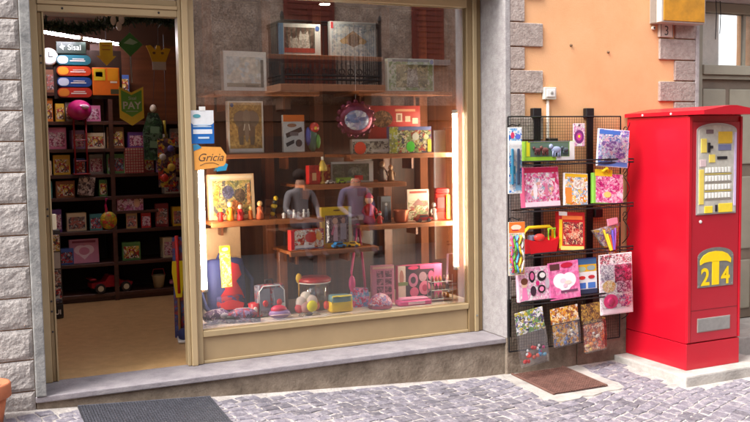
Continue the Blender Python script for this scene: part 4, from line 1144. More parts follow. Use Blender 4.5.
for k in range(6):
    x = 2.0 + k * .036
    figure('toy_animal', 'tiny all white toy animal in the row on the left shelf' if k % 3 else 'tiny white toy animal with a dark head in the row', 'toy animal', x, .225 + .012 * (k % 2), Zs('S3'), .062, plain(232, 228, 222), plain(236, 232, 226) if k % 3 else plain(60, 54, 54), rz=k * 40, group='tiny all white toy animals' if k % 3 else 'tiny dark headed toy animals')
# low centre shelf S4
item('game_box', 'red and white board game box on the low centre shelf', 'box', 2.03, 2.275, .19, Zs('S4'), .14, .06, plain(206, 60, 56), [fr(printmat(pal((196, 50, 46), (226, 214, 206), (150, 60, 50), (220, 170, 130), (230, 226, 220)), 26)), ('r', .0, .04, .1, .98, plain(206, 40, 60)), ('r', .12, .06, .7, .24, plain(214, 214, 222)), ('r', .12, .05, .98, .1, plain(110, 120, 150)), ('e', .6, .6, .18, .26, plain(190, 50, 40)), ('e', .85, .64, .1, .2, plain(226, 170, 90))], rz=3)
t = item('doll_pack', 'yellow framed window pack with pale doll on the low centre shelf', 'pack', 2.265, 2.485, .20, Zs('S4'), .282, .045, plain(214, 176, 40), [('r', .12, .12, .9, .8, plain(120, 96, 100)), ('@window', 'r', .13, .13, .89, .79, printmat(pal((140, 116, 124), (110, 92, 104), (170, 150, 160), (90, 76, 86)), 26)), ('e', .45, .66, .09, .08, plain(236, 190, 170)), ('p', [(.38, .16), (.54, .16), (.52, .58), (.4, .58)], plain(226, 190, 206)), ('p', [(.3, .34), (.4, .56), (.44, .5), (.36, .3)], plain(226, 130, 160)), ('r', .62, .2, .82, .6, plain(190, 180, 196)), ('e', .72, .66, .07, .07, plain(206, 160, 150)), ('r', .06, .02, .34, .1, plain(190, 130, 50)), ('r', .9, .0, 1, 1, plain(190, 186, 170)), ('e', .5, .92, .12, .02, plain(110, 80, 40))], rz=-3)
bubble(t, -.075, .075, .04, .215, .012, -.0275)
toycar('little sky blue toy pickup before the yellow framed pack', 2.375, .17, Zs('S4'), .098, (50, 140, 206), 8)
toycar('little yellow toy excavator car on the low shelf corner', 2.49, .18, Zs('S4'), .09, (232, 176, 30), -35)
# right shelf S8
figure('toy_figure', 'red robed toy figure with pale face on the right lower shelf', 'figurine', 2.665, .29, Zs('S8'), .225, plain(196, 20, 30), plain(226, 180, 140), plain(206, 24, 34))
figure('toy_figure', 'small white bearded toy figure in red at the shelf edge', 'figurine', 2.722, .235, Zs('S8'), .095, plain(190, 40, 40), plain(232, 226, 220), plain(206, 34, 40))
item('toy_carton', 'dark blue-grey window carton with a standing figure on the right lower shelf', 'box', 2.765, 2.85, .31, Zs('S8'), .19, .05, plain(90, 100, 110), [('@window', 'r', .08, .08, .92, .8, plain(36, 40, 48)), ('p', [(.3, .1), (.7, .1), (.62, .5), (.5, .7), (.38, .5)], plain(84, 104, 124)), ('e', .5, .7, .12, .06, plain(170, 170, 170))], rz=4)
pot = thing('copper_pot', 'small copper toy pot on the right lower shelf', 'pot', (2.90, .25, Zs('S8')))
COP = mat('copper', S(170, 92, 64), .3, .6)
MB().lathe([(.04, 0), (.052, .015), (.054, .075), (.06, .085), (.06, .092), (.05, .092), (.046, .02)], COP, 18).build('bowl', pot, True)
MB().tube([(.05, 0, .08), (.085, -.01, .088), (.10, -.015, .086)], .006, COP, 6).build('handle', pot, True)
item('puzzle_box', 'cream puzzle box with village picture on the right lower shelf', 'puzzle box', 2.975, 3.15, .29, Zs('S8'), .232, .035, plain(222, 196, 176), [('@picture', 'r', .04, .04, .96, .64, printmat(pal((110, 130, 80), (150, 90, 80), (170, 160, 120), (90, 110, 70), (206, 196, 170)), 26)), ('r', .04, .64, .96, .86, plain(214, 186, 164)), ('r', .1, .88, .9, .95, plain(160, 70, 60)), ('p', [(.2, .5), (.5, .72), (.8, .5)], plain(140, 100, 96))], rz=-3)
figure('toy_figure', 'slim pale figurine beside the village puzzle box', 'figurine', 3.185, .27, Zs('S8'), .15, plain(170, 150, 140), plain(200, 190, 180))
toycar('long dark red toy car lying before the village puzzle', 3.06, .215, Zs('S8'), .13, (150, 30, 36), -4)
fe = thing('toy_fire_engine', 'upright red and yellow toy fire engine carton at the shelf end by the tube', 'toy', (3.245, .27, Zs('S8')), (0, 0, R(-18)))
bx('body', fe, -.05, .05, -.04, .04, 0, .2, plain(216, 40, 26), .01)
bx('cab', fe, -.05, .05, -.055, .035, .2, .235, plain(190, 30, 26), .012)
bx('ladder', fe, .025, .052, -.06, -.041, .01, .19, plain(244, 170, 30), .003)
bx('window', fe, -.04, .015, -.044, -.0405, .09, .17, plain(110, 60, 60), .001)
# display floor
ZF = .2145
bp = thing('backpack', 'blue and red child backpack slumped on the window floor', 'backpack', (1.625, .33, ZF), (R(-8), 0, R(6)))
BPB = plain(38, 44, 92, .7)
MB().box(-.13, .13, -.06, .07, 0, .40, BPB, .045).build('body', bp, True)
MB().box(-.10, .09, -.085, -.045, .02, .15, printmat(pal((46, 48, 96), (60, 56, 108), (150, 30, 44), (36, 40, 84)), 10, .7), .028).build('front_pocket', bp, True)
MB().prism([(-.03, .33), (.02, .37), (.075, .35), (.09, .28), (.05, .24), (.085, .17), (.10, .12), (.03, .13), (-.02, .10), (-.085, .13), (-.03, .19), (-.05, .25)], -.068, -.058, plain(186, 28, 38, .7)).build('red_badge', bp)
MB().prism([(-.08, .06), (.07, .05), (.085, .09), (.0, .12), (-.085, .10)], -.0925, -.083, plain(196, 30, 40, .7)).build('red_panel', bp)
MB().tube([(-.05, .0, .39), (-.03, 0, .43), (.03, 0, .43), (.05, 0, .39)], .01, BPB, 8).build('handle', bp, True)
MB().tube([(.12, .03, .36), (.19, .0, .24), (.17, -.02, .08), (.12, -.02, .03)], .016, BPB, 8).build('strap', bp, True)
MB().tube([(-.12, .03, .36), (-.18, .0, .24), (-.16, -.02, .08), (-.12, -.02, .03)], .016, BPB, 8).build('strap', bp, True)
item('toy_strip', 'tall yellow strip pack hanging in front of the blue backpack', 'pack', 1.552, 1.622, .20, .44, .275, .012, plain(232, 196, 40), [fr(printmat(pal((236, 206, 50), (230, 220, 150), (190, 170, 60), (236, 230, 206)), 34), .05, .02, .95, .85), ('e', .5, .92, .3, .04, plain(226, 224, 206))], pack='card', roll=-2)
for k, (x, y, lab, c, rz) in enumerate(((1.50, .17, 'purple pencil pouch with white writing lying by the door side of the window', (74, 44, 96), 12), (1.665, .13, 'purple and grey pouch lying at the window front', (110, 90, 140), -12))):
    t = thing('pencil_pouch', lab, 'pouch', (x, y, ZF), (0, 0, R(rz)))
    mb = MB().ball((0, 0, .047), .098, .045, .047, printmat(pal(c, tuple(min(255, q + 40) for q in c), (70, 50, 90), (170, 60, 90) if k else (190, 180, 200)), 22, .5), 18, 10)
    mb.build('pouch', t, True)
    MB().tube([(-.09, 0, .062), (-.04, -.008, .09), (.04, -.008, .092), (.09, 0, .062)], .004, plain(190, 186, 196), 6).build('zip', t, True)
    if k:
        MB().box(-.11, -.05, -.04, .0, .0, .05, DARK, .012).build('end_flap', t, True)
        MB().box(.05, .115, -.045, .0, .0, .03, DARK, .01).build('end_flap', t, True)
    else:
        MB().ball((.03, -.034, .05), .045, .012, .02, plain(206, 196, 214)).build('logo_patch', t, True)
cup = thing('mug', 'red toy mug on the window floor beside the pouches', 'mug', (1.775, .235, ZF))
MB().lathe([(.032, 0), (.035, .005), (.037, .1), (.033, .1), (.031, .01)], plain(196, 30, 46), 18).build('cup', cup, True)
MB().tube([(.034, 0, .08), (.06, 0, .075), (.06, 0, .03), (.034, 0, .022)], .005, plain(196, 30, 46), 6).build('handle', cup, True)
MB().ball((0, -.034, .055), .015, .006, .025, plain(230, 220, 216)).build('white_badge', cup, True)
cs = thing('toy_case', 'clear grey trolley case with red trim on the window floor', 'case', (1.895, .25, ZF), (R(-4), 0, R(3)))
MB().box(-.098, .098, -.045, .045, 0, .215, printmat(pal((120, 120, 134), (150, 150, 160), (100, 96, 116), (176, 60, 70)), 18, .3), .02).build('shell', cs, True)
for x in (-.05, .05):
    bx('side_window', cs, x - .038, x + .038, -.049, -.0455, .04, .19, plain(120, 124, 140, .2), .003)
    MB().ball((x, -.052, .09), .02, .006, .024, plain(196, 50, 60)).build('red_motif', cs, True)
MB().tube([(-.09, -.046, .02), (-.09, -.046, .17), (-.06, -.046, .205), (.06, -.046, .205), (.09, -.046, .17), (.09, -.046, .02)], .005, plain(206, 206, 210), 6).build('piping', cs, True)
MB().tube([(-.03, 0, .21), (-.025, 0, .245), (.025, 0, .245), (.03, 0, .21)], .006, DARK, 6).build('handle', cs, True)
bx('white_tag', cs, .055, .09, -.0535, -.0502, .05, .085, WHITE, .001)
sb = thing('small_bag', 'small pink and red bag lying before the clear case', 'bag', (1.915, .115, ZF), (0, 0, R(-8)))
MB().ball((0, 0, .035), .075, .045, .035, plain(150, 120, 180), 16, 8).build('base', sb, True)
MB().ball((-.005, 0, .062), .055, .036, .03, plain(206, 40, 80), 16, 8).build('top', sb, True)
MB().tube([(-.07, -.03, .03), (0, -.046, .034), (.07, -.03, .03)], .004, plain(226, 190, 206), 6).build('piping', sb, True)
jar = thing('block_bucket', 'bucket of coloured toy blocks with a red lid on the window floor', 'toy bucket', (2.25, .34, ZF))
MB().lathe([(.095, 0), (.10, .01), (.11, .19), (.108, .19), (.098, .012)], CLEAR, 20).build('bucket', jar, True)
MB().lathe([(.118, .195), (.122, .2), (.122, .215), (.105, .226), (.02, .228)], plain(166, 24, 26), 20).build('lid', jar, True)
MB().lathe([(.119, .188), (.119, .196)], plain(226, 220, 214), 20).build('lid_rim', jar)
rj = random.Random(4)
for k in range(22):
    a, rr = rj.uniform(0, 6.28), rj.uniform(.02, .075)
    c = rj.choice([(206, 40, 50), (60, 90, 170), (236, 190, 40), (110, 160, 80), (226, 220, 214), (120, 70, 140)])
    MB().box(-.02, .02, -.016, .016, -.014, .014, plain(*c), .003).build('block', jar, loc=(rr * math.cos(a), rr * math.sin(a), .02 + .16 * k / 22), rot=(rj.uniform(0, 1), rj.uniform(0, 1), a))
pl = thing('plush_heap', 'heap of white and coloured soft toys before the block bucket', 'soft toy', (2.165, .235, ZF))
for k, (x, y, z, r_, c) in enumerate(((-.05, 0, .07, .045, (206, 190, 186)), (-.015, .01, .105, .04, (226, 216, 206)), (.02, -.01, .075, .045, (214, 196, 190)), (-.07, -.01, .035, .034, (190, 80, 90)), (.05, .0, .04, .035, (200, 110, 80)), (-.03, -.02, .04, .04, (196, 150, 150)))):
    MB().ball((x, y, z), r_, r_ * .8, r_, plain(*c, .9), 12, 8).build('soft_limb', pl, True)
MB().ball((.01, -.05, .048), .04, .018, .04, plain(232, 226, 40), 14, 8).build('smiling_face', pl, True)
sp_ = thing('toy_spoon', 'yellow toy rattle standing up behind the soft toys', 'toy', (2.135, .33, ZF))
MB().ball((0, 0, .225), .024, .014, .036, plain(226, 180, 40)).build('head', sp_, True)
MB().tube([(0, 0, .0), (0, 0, .2)], .007, plain(206, 150, 40), 6).build('stem', sp_, True)
cr_ = thing('toy_crab', 'flat grey toy insect lying at the window front', 'toy', (2.125, .115, ZF), (0, 0, R(10)))
MB().ball((0, 0, .012), .03, .018, .012, plain(90, 80, 90)).build('body', cr_, True)
for s_ in (-1, 1):
    for k in range(3):
        MB().tube([(s_ * .015, 0, .012), (s_ * .05, -.02 + k * .018, .02), (s_ * .07, -.026 + k * .024, .002)], .004, plain(150, 140, 130), 5).build('leg', cr_)
lb_ = thing('lunch_box', 'yellow lunch box with blue clear lid on the window floor', 'lunch box', (2.365, .15, ZF), (0, 0, R(-3)))
MB().box(-.082, .082, -.05, .05, 0, .075, plain(240, 200, 30), .018).build('base', lb_, True)
MB().box(-.072, .072, -.045, .045, .06, .12, plain(110, 150, 160, .2), .016).build('lid', lb_, True)
MB().tube([(-.07, -.05, .064), (-.068, -.05, .115), (.068, -.05, .115), (.07, -.05, .064)], .006, plain(236, 214, 60), 6).build('clip_frame', lb_, True)
MB().ball((-.095, .01, .05), .02, .02, .03, plain(206, 60, 40)).build('side_clip', lb_, True)
item('paper_slip', 'small white paper slip lying on the window floor', 'paper', 2.20, 2.26, .07, ZF, .0025, .03, plain(226, 224, 226), [], rz=25, pack='sheet', bev=0)
pb = thing('shoulder_bag', 'pink child shoulder bag hanging by its long strap in the window', 'bag', (2.555, .25, ZF))
MB().prism([(-.045, 0), (.06, 0), (.072, .06), (.06, .13), (-.05, .14), (-.062, .06)], -.025, .025, printmat(pal((226, 90, 150), (110, 150, 210), (240, 150, 190), (200, 50, 110), (150, 190, 226)), 24)).build('body', pb)
MB().tube([(-.045, 0, .13), (-.05, .01, .25), (-.012, .02, .45), (.01, .03, .59)], .009, plain(206, 30, 110), 6).build('strap', pb, True)
MB().tube([(.05, 0, .13), (.045, .01, .25), (.03, .02, .45), (.02, .03, .59)], .009, plain(180, 24, 90), 6).build('strap', pb, True)
MB().ball((-.055, -.01, .17), .025, .02, .06, plain(206, 50, 120)).build('side_puff', pb, True)
item('doll_box', 'pink box with eight small picture windows on the window floor', 'box', 2.68, 2.845, .27, ZF, .275, .05, plain(230, 150, 170), [fr(plain(226, 140, 164))] + [('@picture_window', 'r', .2 + .38 * (k % 2), .08 + .205 * (k // 2), .5 + .38 * (k % 2), .25 + .205 * (k // 2), printmat(pal((110, 40, 60), (70, 36, 50), (206, 130, 150)), 40)) for k in range(8)] + [('r', .02, .92, .98, .98, plain(236, 190, 170))], rz=-9)
cap = thing('baseball_cap', 'pink patterned child baseball cap on the window floor', 'cap', (2.70, .20, ZF), (0, 0, R(-28)))
CAPM = printmat(pal((236, 190, 206), (240, 214, 222), (226, 150, 180), (150, 140, 196), (206, 60, 90)), 34, .8)
mb = MB()
for a in range(9):
    pass
dome = [(max(.004, .088 * math.cos(R(a))), .09 * math.sin(R(a))) for a in (0, 12, 25, 38, 52, 66, 80, 88)]
mb.lathe(dome, CAPM, 20)
mb.build('crown', cap, True)
pts = arc(0, 0, .086, .086, 195, 345, 12)
outer_ = [(x * 1.02, -.055 + y * 1.25) for x, y in pts]
vs_ = [(x, y, .012) for x, y in pts] + [(x, y, .004 - .1 * abs(x) * abs(x)) for x, y in outer_]
nn = len(pts)
MB().add(vs_, [(k, k + 1, nn + k + 1, nn + k) for k in range(nn - 1)], plain(120, 40, 70, .8)).build('visor', cap, True)
MB().ball((0, 0, .09), .007, .007, .005, plain(226, 150, 180)).build('top_button', cap, True)
item('hair_salon_box', 'wide pink and black hair salon play set box on the window floor', 'box', 2.885, 3.235, .27, ZF, .26, .05, plain(206, 70, 120), [fr(plain(60, 36, 46)), ('r', .0, .0, .17, 1, plain(224, 206, 190)), ('e', .08, .66, .05, .22, plain(190, 130, 110)), ('r', .0, .44, .22, .54, plain(120, 140, 80)), ('r', .5, .88, 1, 1, plain(232, 90, 140)), ('r', .82, .0, 1, .98, plain(232, 100, 150)), ('e', .34, .58, .11, .2, plain(200, 120, 150)), ('e', .34, .58, .06, .1, plain(60, 40, 50)), ('e', .56, .66, .09, .14, plain(190, 150, 160)), ('e', .36, .24, .1, .14, plain(220, 100, 140)), ('e', .60, .34, .13, .2, plain(236, 130, 160)), ('e', .60, .34, .06, .1, plain(190, 60, 100)), ('e', .75, .68, .07, .14, plain(214, 100, 140)), ('e', .34, .93, .12, .05, plain(226, 60, 110)), ('r', .4, .05, .8, .1, plain(200, 180, 186))], rz=-4)
fb = thing('jewellery_tray', 'flat pink toy case lying before the hair salon box', 'toy case', (2.93, .135, ZF), (0, 0, R(-4)))
MB().box(-.125, .125, -.05, .05, 0, .035, plain(230, 80, 150), .01).build('base', fb, True)
MB().box(-.105, .105, -.035, .04, .03, .052, plain(236, 150, 190), .01).build('lid', fb, True)
bx('label_strip', fb, -.06, .07, -.0515, -.0495, .008, .028, plain(246, 200, 220), .001)
mr_ = thing('wire_stand', 'small chrome wire stand with little bottles by the stone reveal', 'stand', (3.165, .16, ZF), (0, 0, R(-4)))
for x in (-.085, .085):
    for y in (-.03, .035):
        MB().tube([(x, y, 0), (x, y, .195)], .0035, STEEL, 6).build('upright', mr_)
for z in (.02, .085, .145):
    for y in (-.03, .035):
        MB().tube([(-.085, y, z), (.085, y, z)], .003, STEEL, 6).build('rail', mr_)
    bx('tray', mr_, -.084, .084, -.029, .034, z - .004, z - .001, plain(150, 146, 146), 0)
    for k in range(5):
        c = [(190, 90, 40), (206, 120, 50), (120, 60, 40), (226, 190, 150), (150, 60, 50)][(k + int(z * 100)) % 5]
        MB().lathe([(.012, 0), (.012, .025), (.006, .03), (.006, .042)], plain(*c), 8, 'Z', (-.06 + k * .03, 0, z)).build('bottle', mr_, True)

# stickers on the glass
fy = thing('opening_flyer', 'blue and white printed flyer stuck on the window glass', 'flyer', (1.397, -.0225, 1.385))
bx('sheet', fy, -.071, .071, -.0015, 0, 0, .205, plain(36, 110, 190), 0)
for kq, (q, nm) in enumerate(((('r', -.071, .13, .071, .205, plain(232, 234, 236)), 'white_header'), (('e', 0, .135, .073, .028, plain(232, 234, 236)), 'white_curve'), (('r', -.06, .06, .06, .088, plain(230, 234, 240)), 'white_bar'), (('r', -.06, .102, .055, .108, plain(190, 214, 236)), 'text_line'), (('r', -.06, .112, .05, .118, plain(190, 214, 236)), 'text_line'), (('r', -.03, .03, .04, .042, plain(200, 220, 238)), 'text_line'), (('e', -.035, .17, .024, .012, plain(90, 160, 170)), 'logo'), (('r', -.02, .204, .02, .228, plain(240, 238, 232)), 'tape'))):
    MB().flat([q], -.0016 - .0004 * kq, .0004).build(nm, fy)
gs = thing('handwritten_sign', 'orange cut-out paper sign with handwritten name on the window glass', 'sign', (1.437, -.026, 1.222))
MB().prism([(-.098, .0), (.095, .018), (.105, .09), (.07, .14), (-.06, .145), (-.10, .115)], -.0016, 0, plain(240, 166, 76, .7)).build('sheet', gs)
MB().flat([('t', 'Gricia', .002, .055, .068, plain(90, 70, 60))], -.0018).build('lettering', gs)
MB().tube([(-.065, -.0025, .028), (-.03, -.0025, .042), (.02, -.0025, .044), (.055, -.0025, .03)], .0018, plain(110, 84, 60), 4).build('underline', gs)
MB().prism([(.04, -.012), (.10, -.006), (.112, .03), (.1, .04), (.085, .022), (.05, .018)], -.0036, -.002, plain(50, 150, 190)).build('blue_leaf', gs)
MB().prism([(-.1, .118), (-.05, .138), (-.075, .16), (-.105, .155)], -.0036, -.002, plain(60, 140, 180)).build('blue_leaf', gs)

# ------------------------------------------------------------------ inside the shop
su = thing('shop_shelving', 'tall dark wooden shelving full of toys inside the shop', 'shelving', (.55, 2.70, 0))
LV = [.07, .345, .635, .935, 1.135, 1.36, 1.60, 1.85]
for k, z in enumerate(LV):
    x1 = 1.62 if k < 7 else 1.0
    bx('shelf_board', su, 0.02, x1, 0, .40, z - .03, z, SHELFD, .002)
for x, h in ((0, 2.1), (.72, 1.9), (1.62, 1.62)):
    bx('upright', su, x - .02, x + .018, -.004, .41, 0, h, SHELFD, .002)
bx('back_panel', su, -.02, 1.64, .402, .412, 0, 2.1, mat('shelf_back', S(44, 28, 24), .8))
bx('kick_board', su, .02, 1.6, .03, .05, 0, .04, SHELFD, 0)
cw = tag(MB().box(1.15, 2.5, 2.95, 3.09, 1.16, 2.3, woodmat('panel_wood', S(92, 50, 28), S(116, 66, 38))).build('wood_panel'), 'brown wooden wall panel behind the hanging signs in the shop', 'panel')
cols = {'red': (206, 40, 40), 'yellow': (232, 190, 60), 'white': (222, 216, 206), 'pink': (224, 130, 170), 'brown': (150, 94, 60), 'blue': (70, 100, 170), 'green': (90, 140, 76), 'tan': (206, 166, 110), 'orange': (226, 130, 50), 'lilac': (170, 140, 190), 'grey': (150, 146, 142), 'cream': (228, 210, 176), 'maroon': (130, 40, 44), 'teal': (60, 130, 130), 'scarlet': (226, 50, 30), 'purple': (110, 70, 140)}
lvn = ['bottom', 'second lowest', 'third lowest', 'fourth lowest', 'middle', 'fourth highest', 'second highest', 'top']
ri = random.Random(21)
def small_box(kind, label, x, y, z, w_, d_, h_, c, rz, group):
    mb = MB().box(-w_ / 2, w_ / 2, -d_ / 2, d_ / 2, 0, h_, plain(*c), .002)
    o = thing(kind, label, 'toy box', (x, y, z), (0, 0, R(rz)), group)
    mb.build('carton', o)
    MB().flat([('r', -w_ * .42, h_ * .12, w_ * .42, h_ * .78, SHARED[ri.randrange(len(SHARED))])], -d_ / 2, .0006).build('printed_front', o)
    return o
SHARED = [printmat(pal(*p), 24) for p in (((206, 60, 60), (230, 200, 160), (120, 60, 50), (236, 220, 200)), ((226, 190, 90), (190, 60, 50), (236, 226, 206), (90, 70, 60)), ((214, 206, 200), (150, 130, 120), (206, 120, 110), (90, 84, 90)), ((110, 130, 160), (206, 206, 206), (190, 60, 70), (60, 60, 80)), ((226, 140, 170), (240, 210, 220), (160, 70, 100), (220, 190, 190)))]
for k, z in enumerate(LV):
    if k == 0:
        continue
    x = .60
    pool = list(cols)
    ri.shuffle(pool)
    xe = 2.14 if k < 6 else (1.50 if k == 7 else 1.2)
    hmax = ((LV[k + 1] if k + 1 < len(LV) else 2.1) - z - .05)
    while x < xe - .1:
        w_ = ri.uniform(.07, .17)
        h_ = min(hmax, ri.uniform(.12, .22))
        if k in (1, 2) and ri.random() < .12 or (k == 1 and .86 < x < 1.3) or (k == 3 and 1.25 < x < 1.6):
            x += w_ + .05
            continue
        if not pool:
            break
        cn = pool.pop()
        lab = '%s toy box on the %s board of the shop shelving' % (cn, lvn[k])
        small_box('toy_box', lab, x + w_ / 2, 2.70 + .07 + ri.uniform(0, .05), z + .001, w_, .1, h_, cols[cn], ri.uniform(-8, 8), None)
        x += w_ + ri.uniform(.01, .05)
# named toys on the shelving
item('doll_box', 'pink box with a pale heart on the second lowest shelf in the shop', 'box', .88, 1.13, 2.74, .346, .215, .06, plain(206, 130, 160), [fr(plain(210, 140, 170)), ('e', .38, .55, .22, .2, plain(236, 206, 220)), ('e', .62, .55, .22, .2, plain(236, 206, 220)), ('p', [(.18, .5), (.5, .15), (.82, .5)], plain(236, 206, 220)), ('e', .5, .5, .18, .16, plain(206, 130, 160)), ('r', .1, .84, .9, .93, plain(150, 60, 90))], tilt=6)
item('doll_box', 'pink picture box on the fourth lowest shelf in the shop', 'box', 1.30, 1.53, 2.72, .80, .13, .06, plain(216, 140, 180), [fr(printmat(pal((216, 150, 184), (240, 206, 220), (190, 90, 140), (150, 100, 90)), 18)), ('e', .75, .5, .12, .3, plain(236, 190, 160))])
lowt = tag(MB().box(1.22, 1.66, 2.705, 2.94, .775, .799, SHELFD, .002).build('wall_shelf'), 'short dark shelf under the pink picture box in the shop', 'shelf')
tc_ = thing('toy_racer', 'big red toy racing car with pale wheels on the bottom shop shelf', 'toy car', (1.22, 2.80, .071), (0, 0, R(8)))
RT = plain(160, 24, 40, .3)
MB().prism([(-.18, .05), (.18, .05), (.19, .08), (.08, .10), (.04, .15), (-.02, .155), (-.06, .10), (-.18, .095)], -.07, .07, RT).build('body', tc_)
MB().box(-.19, -.14, -.08, .08, .12, .135, RT, .004).build('spoiler', tc_)
for sx in (-.11, .12):
    for sy in (-1, 1):
        wh = MB().lathe([(.045, -.018), (.045, .018)], DARK, 16, 'Y', (sx, sy * .085, .045)).build('wheel', tc_)
        MB().lathe([(.026, -.020), (.026, .020)], plain(206, 196, 170), 12, 'Y', (sx, sy * .085, .045)).build('hub', wh)
rcar = thing('toy_ride_on', 'pale pink toy scooter car on the bottom shop shelf', 'toy', (1.86, 2.80, .071), (0, 0, R(-6)))
MB().box(-.1, .1, -.04, .04, .02, .06, plain(190, 110, 140), .015).build('body', rcar, True)
MB().box(-.06, .05, -.035, .035, .055, .095, plain(110, 120, 170), .012).build('cabin', rcar, True)
bk = thing('toy_bucket', 'small cream toy bucket on the bottom shop shelf', 'bucket', (1.66, 2.80, .071))
MB().lathe([(.045, 0), (.06, .11), (.064, .115), (.058, .115), (.042, .01)], plain(206, 190, 150), 16).build('pail', bk, True)
MB().tube([(-.06, 0, .11), (-.045, 0, .17), (.045, 0, .17), (.06, 0, .11)], .004, plain(190, 60, 60), 6).build('handle', bk)
ybl = thing('toy_tambourine', 'round yellow toy ball hanging on a pink strap in the shop', 'toy', (1.135, 2.15, .69))
MB().ball((0, 0, .075), .07, .04, .075, printmat(pal((226, 186, 40), (190, 150, 40), (220, 80, 60), (150, 170, 60)), 20), 16, 10).build('ball', ybl, True)
MB().tube([(-.012, 0, .145), (-.02, 0, .2), (-.01, 0, .26)], .011, plain(214, 40, 110), 6).build('strap', ybl, True)
MB().tube([(-.01, 0, .26), (-.012, 0.0, .9)], .002, DARK, 4).build('cord', ybl)
# pink helmet on its red stand
ht = thing('helmet_stand', 'glossy pink helmet on a thin red metal stand inside the shop', 'helmet stand', (1.0, 2.655, 1.136))
HR = mat('stand_red', S(150, 20, 30), .4)
MB().ball((0, 0, .56), .105, .11, .09, mat('helmet_pink', S(214, 40, 130), .15, coat=.6), 20, 14).build('helmet', ht, True)
MB().ball((.035, -.098, .585), .038, .02, .02, plain(236, 190, 214)).build('badge', ht, True)
for x in (-.05, .05):
    MB().tube([(x, 0, 0.012), (x, 0, .5)], .008, HR, 8).build('pole', ht, True)
for z in (.12, .3):
    MB().tube([(-.05, 0, z), (.05, 0, z)], .006, HR, 6).build('cross_rod', ht)
bx('foot', ht, -.07, .07, -.03, .10, 0, .012, HR, .003)
hp = item('hanging_doll_pack', 'dark clear pack with pale figure hanging on the shelving under the red stand', 'pack', .955, 1.095, 2.675, .955, .165, .02, plain(60, 50, 54), [fr(printmat(pal((60, 50, 54), (150, 130, 120), (90, 70, 70), (206, 190, 180)), 22)), ('e', .4, .8, .14, .12, plain(226, 214, 206))], roll=8, pack='card')
# red wire basket, bottle toy and counter goods
rbk = thing('red_wire_basket', 'red wire mesh basket standing on the shop shelving', 'basket', (1.46, 2.73, 1.136))
for k in range(8):
    MB().tube([(-.08 + k * .0229, -.04, 0), (-.08 + k * .0229, -.04, .23)], .0035, HR, 5).build('wire', rbk)
for k in range(10):
    MB().tube([(-.08, -.042, .005 + k * .0245), (.08, -.042, .005 + k * .0245)], .0035, HR, 5).build('wire', rbk)
bx('lining', rbk, -.08, .08, -.034, .04, 0, .22, plain(226, 200, 180, .8), .002)
gb = thing('toy_gun_set', 'tall dark green toy pack with pale top hanging beside the red basket', 'toy', (1.60, 2.60, 1.25), (0, R(4), 0))
MB().prism([(-.07, .0), (.07, .0), (.09, .12), (.07, .34), (.03, .42), (-.05, .42), (-.09, .25)], -.02, .02, printmat(pal((40, 66, 44), (56, 90, 56), (30, 40, 34), (90, 110, 90)), 16)).build('pack', gb)
MB().ball((-.01, -.01, .46), .03, .02, .035, plain(226, 214, 196)).build('top_knob', gb, True)
MB().tube([(.10, 0, .02), (.12, 0, .2), (.09, 0, .36)], .012, plain(190, 170, 50), 6).build('yellow_edge', gb, True)
MB().tube([(-.01, 0, .48), (-.01, 0, 1.02)], .002, DARK, 4).build('cord', gb)
for a, b in ((.05, .14), (-.02, .27)):
    bx('label', gb, -.03, .05, -.0225, -.0202, b - .03, b + .03, plain(110, 140, 110), 0)
# magazine rack inside the door
mg = thing('magazine_stand', 'narrow stand of magazines with black poster just inside the door', 'magazine stand', (.67, 2.05, 0))
bx('frame', mg, -.07, .07, 0, .25, 0, .72, plain(70, 64, 60), .004)
for k, c in enumerate(((90, 96, 110), (150, 150, 160), (200, 196, 190), (110, 100, 110))):
    bx('magazine', mg, -.055, .06, -.02 - .004 * k, -.004 * k - .001, .13 + k * .14, .26 + k * .14, [SHARED[3], SHARED[2], plain(*c), SHARED[1]][k], .002)
bx('poster', mg, -.06, .068, -.028, -.02, .02, .115, plain(24, 22, 24), .001)
MB().flat([('t', 'QUI', .005, .04, .052, WHITE)], -.0285).build('lettering', mg)
# wall signs above the shelving
sgy = 2.30
def sign(name, label, cat='sign', loc=(0, 0, 0), rot=(0, 0, 0)):
    return thing(name, label, cat, loc, rot)
def pill(w_, h_, n=6):
    return [(w_ / 2 - h_ / 2 + h_ / 2 * math.cos(R(a)), h_ / 2 + h_ / 2 * math.sin(R(a))) for a in range(-90, 91, 22)] + [(-w_ / 2 + h_ / 2 + h_ / 2 * math.cos(R(a)), h_ / 2 + h_ / 2 * math.sin(R(a))) for a in range(90, 271, 22)]
for c, c2, z, lab in (((30, 96, 110), (190, 196, 200), 2.045, 'teal rounded lottery sign with pale end inside the shop'), ((190, 60, 30), (226, 150, 40), 1.956, 'orange-red rounded lottery sign inside the shop'), ((30, 66, 130), (190, 196, 210), 1.867, 'blue rounded lottery sign inside the shop'), ((180, 44, 30), (206, 120, 40), 1.782, 'dark red rounded lottery sign inside the shop')):
    t = sign('lottery_sign', lab, loc=(.915, 2.2, z))
    MB().prism(pill(.27, .078), -.012, .012, plain(*c)).build('panel', t)
    MB().prism([(-.085 + p[0], .008 + p[1]) for p in pill(.085, .062)], -.015, -.0121, plain(*c2)).build('end_badge', t)
    bx('text_strip', t, -.03, .09, -.0145, -.0122, .028, .036, plain(226, 214, 206), 0)
    bx('text_strip', t, -.01, .08, -.0145, -.0122, .044, .050, plain(226, 214, 206), 0)
sgp = tag(MB().box(.76, 1.30, 2.23, 2.25, 1.772, 2.17, mat('sign_board', S(50, 30, 20), .8)).build('sign_board'), 'dark board carrying the rounded lottery signs', 'board')
t = sign('brand_sign', 'small dark sign reading Sisal above the teal lottery sign', loc=(.915, 2.2, 2.135))
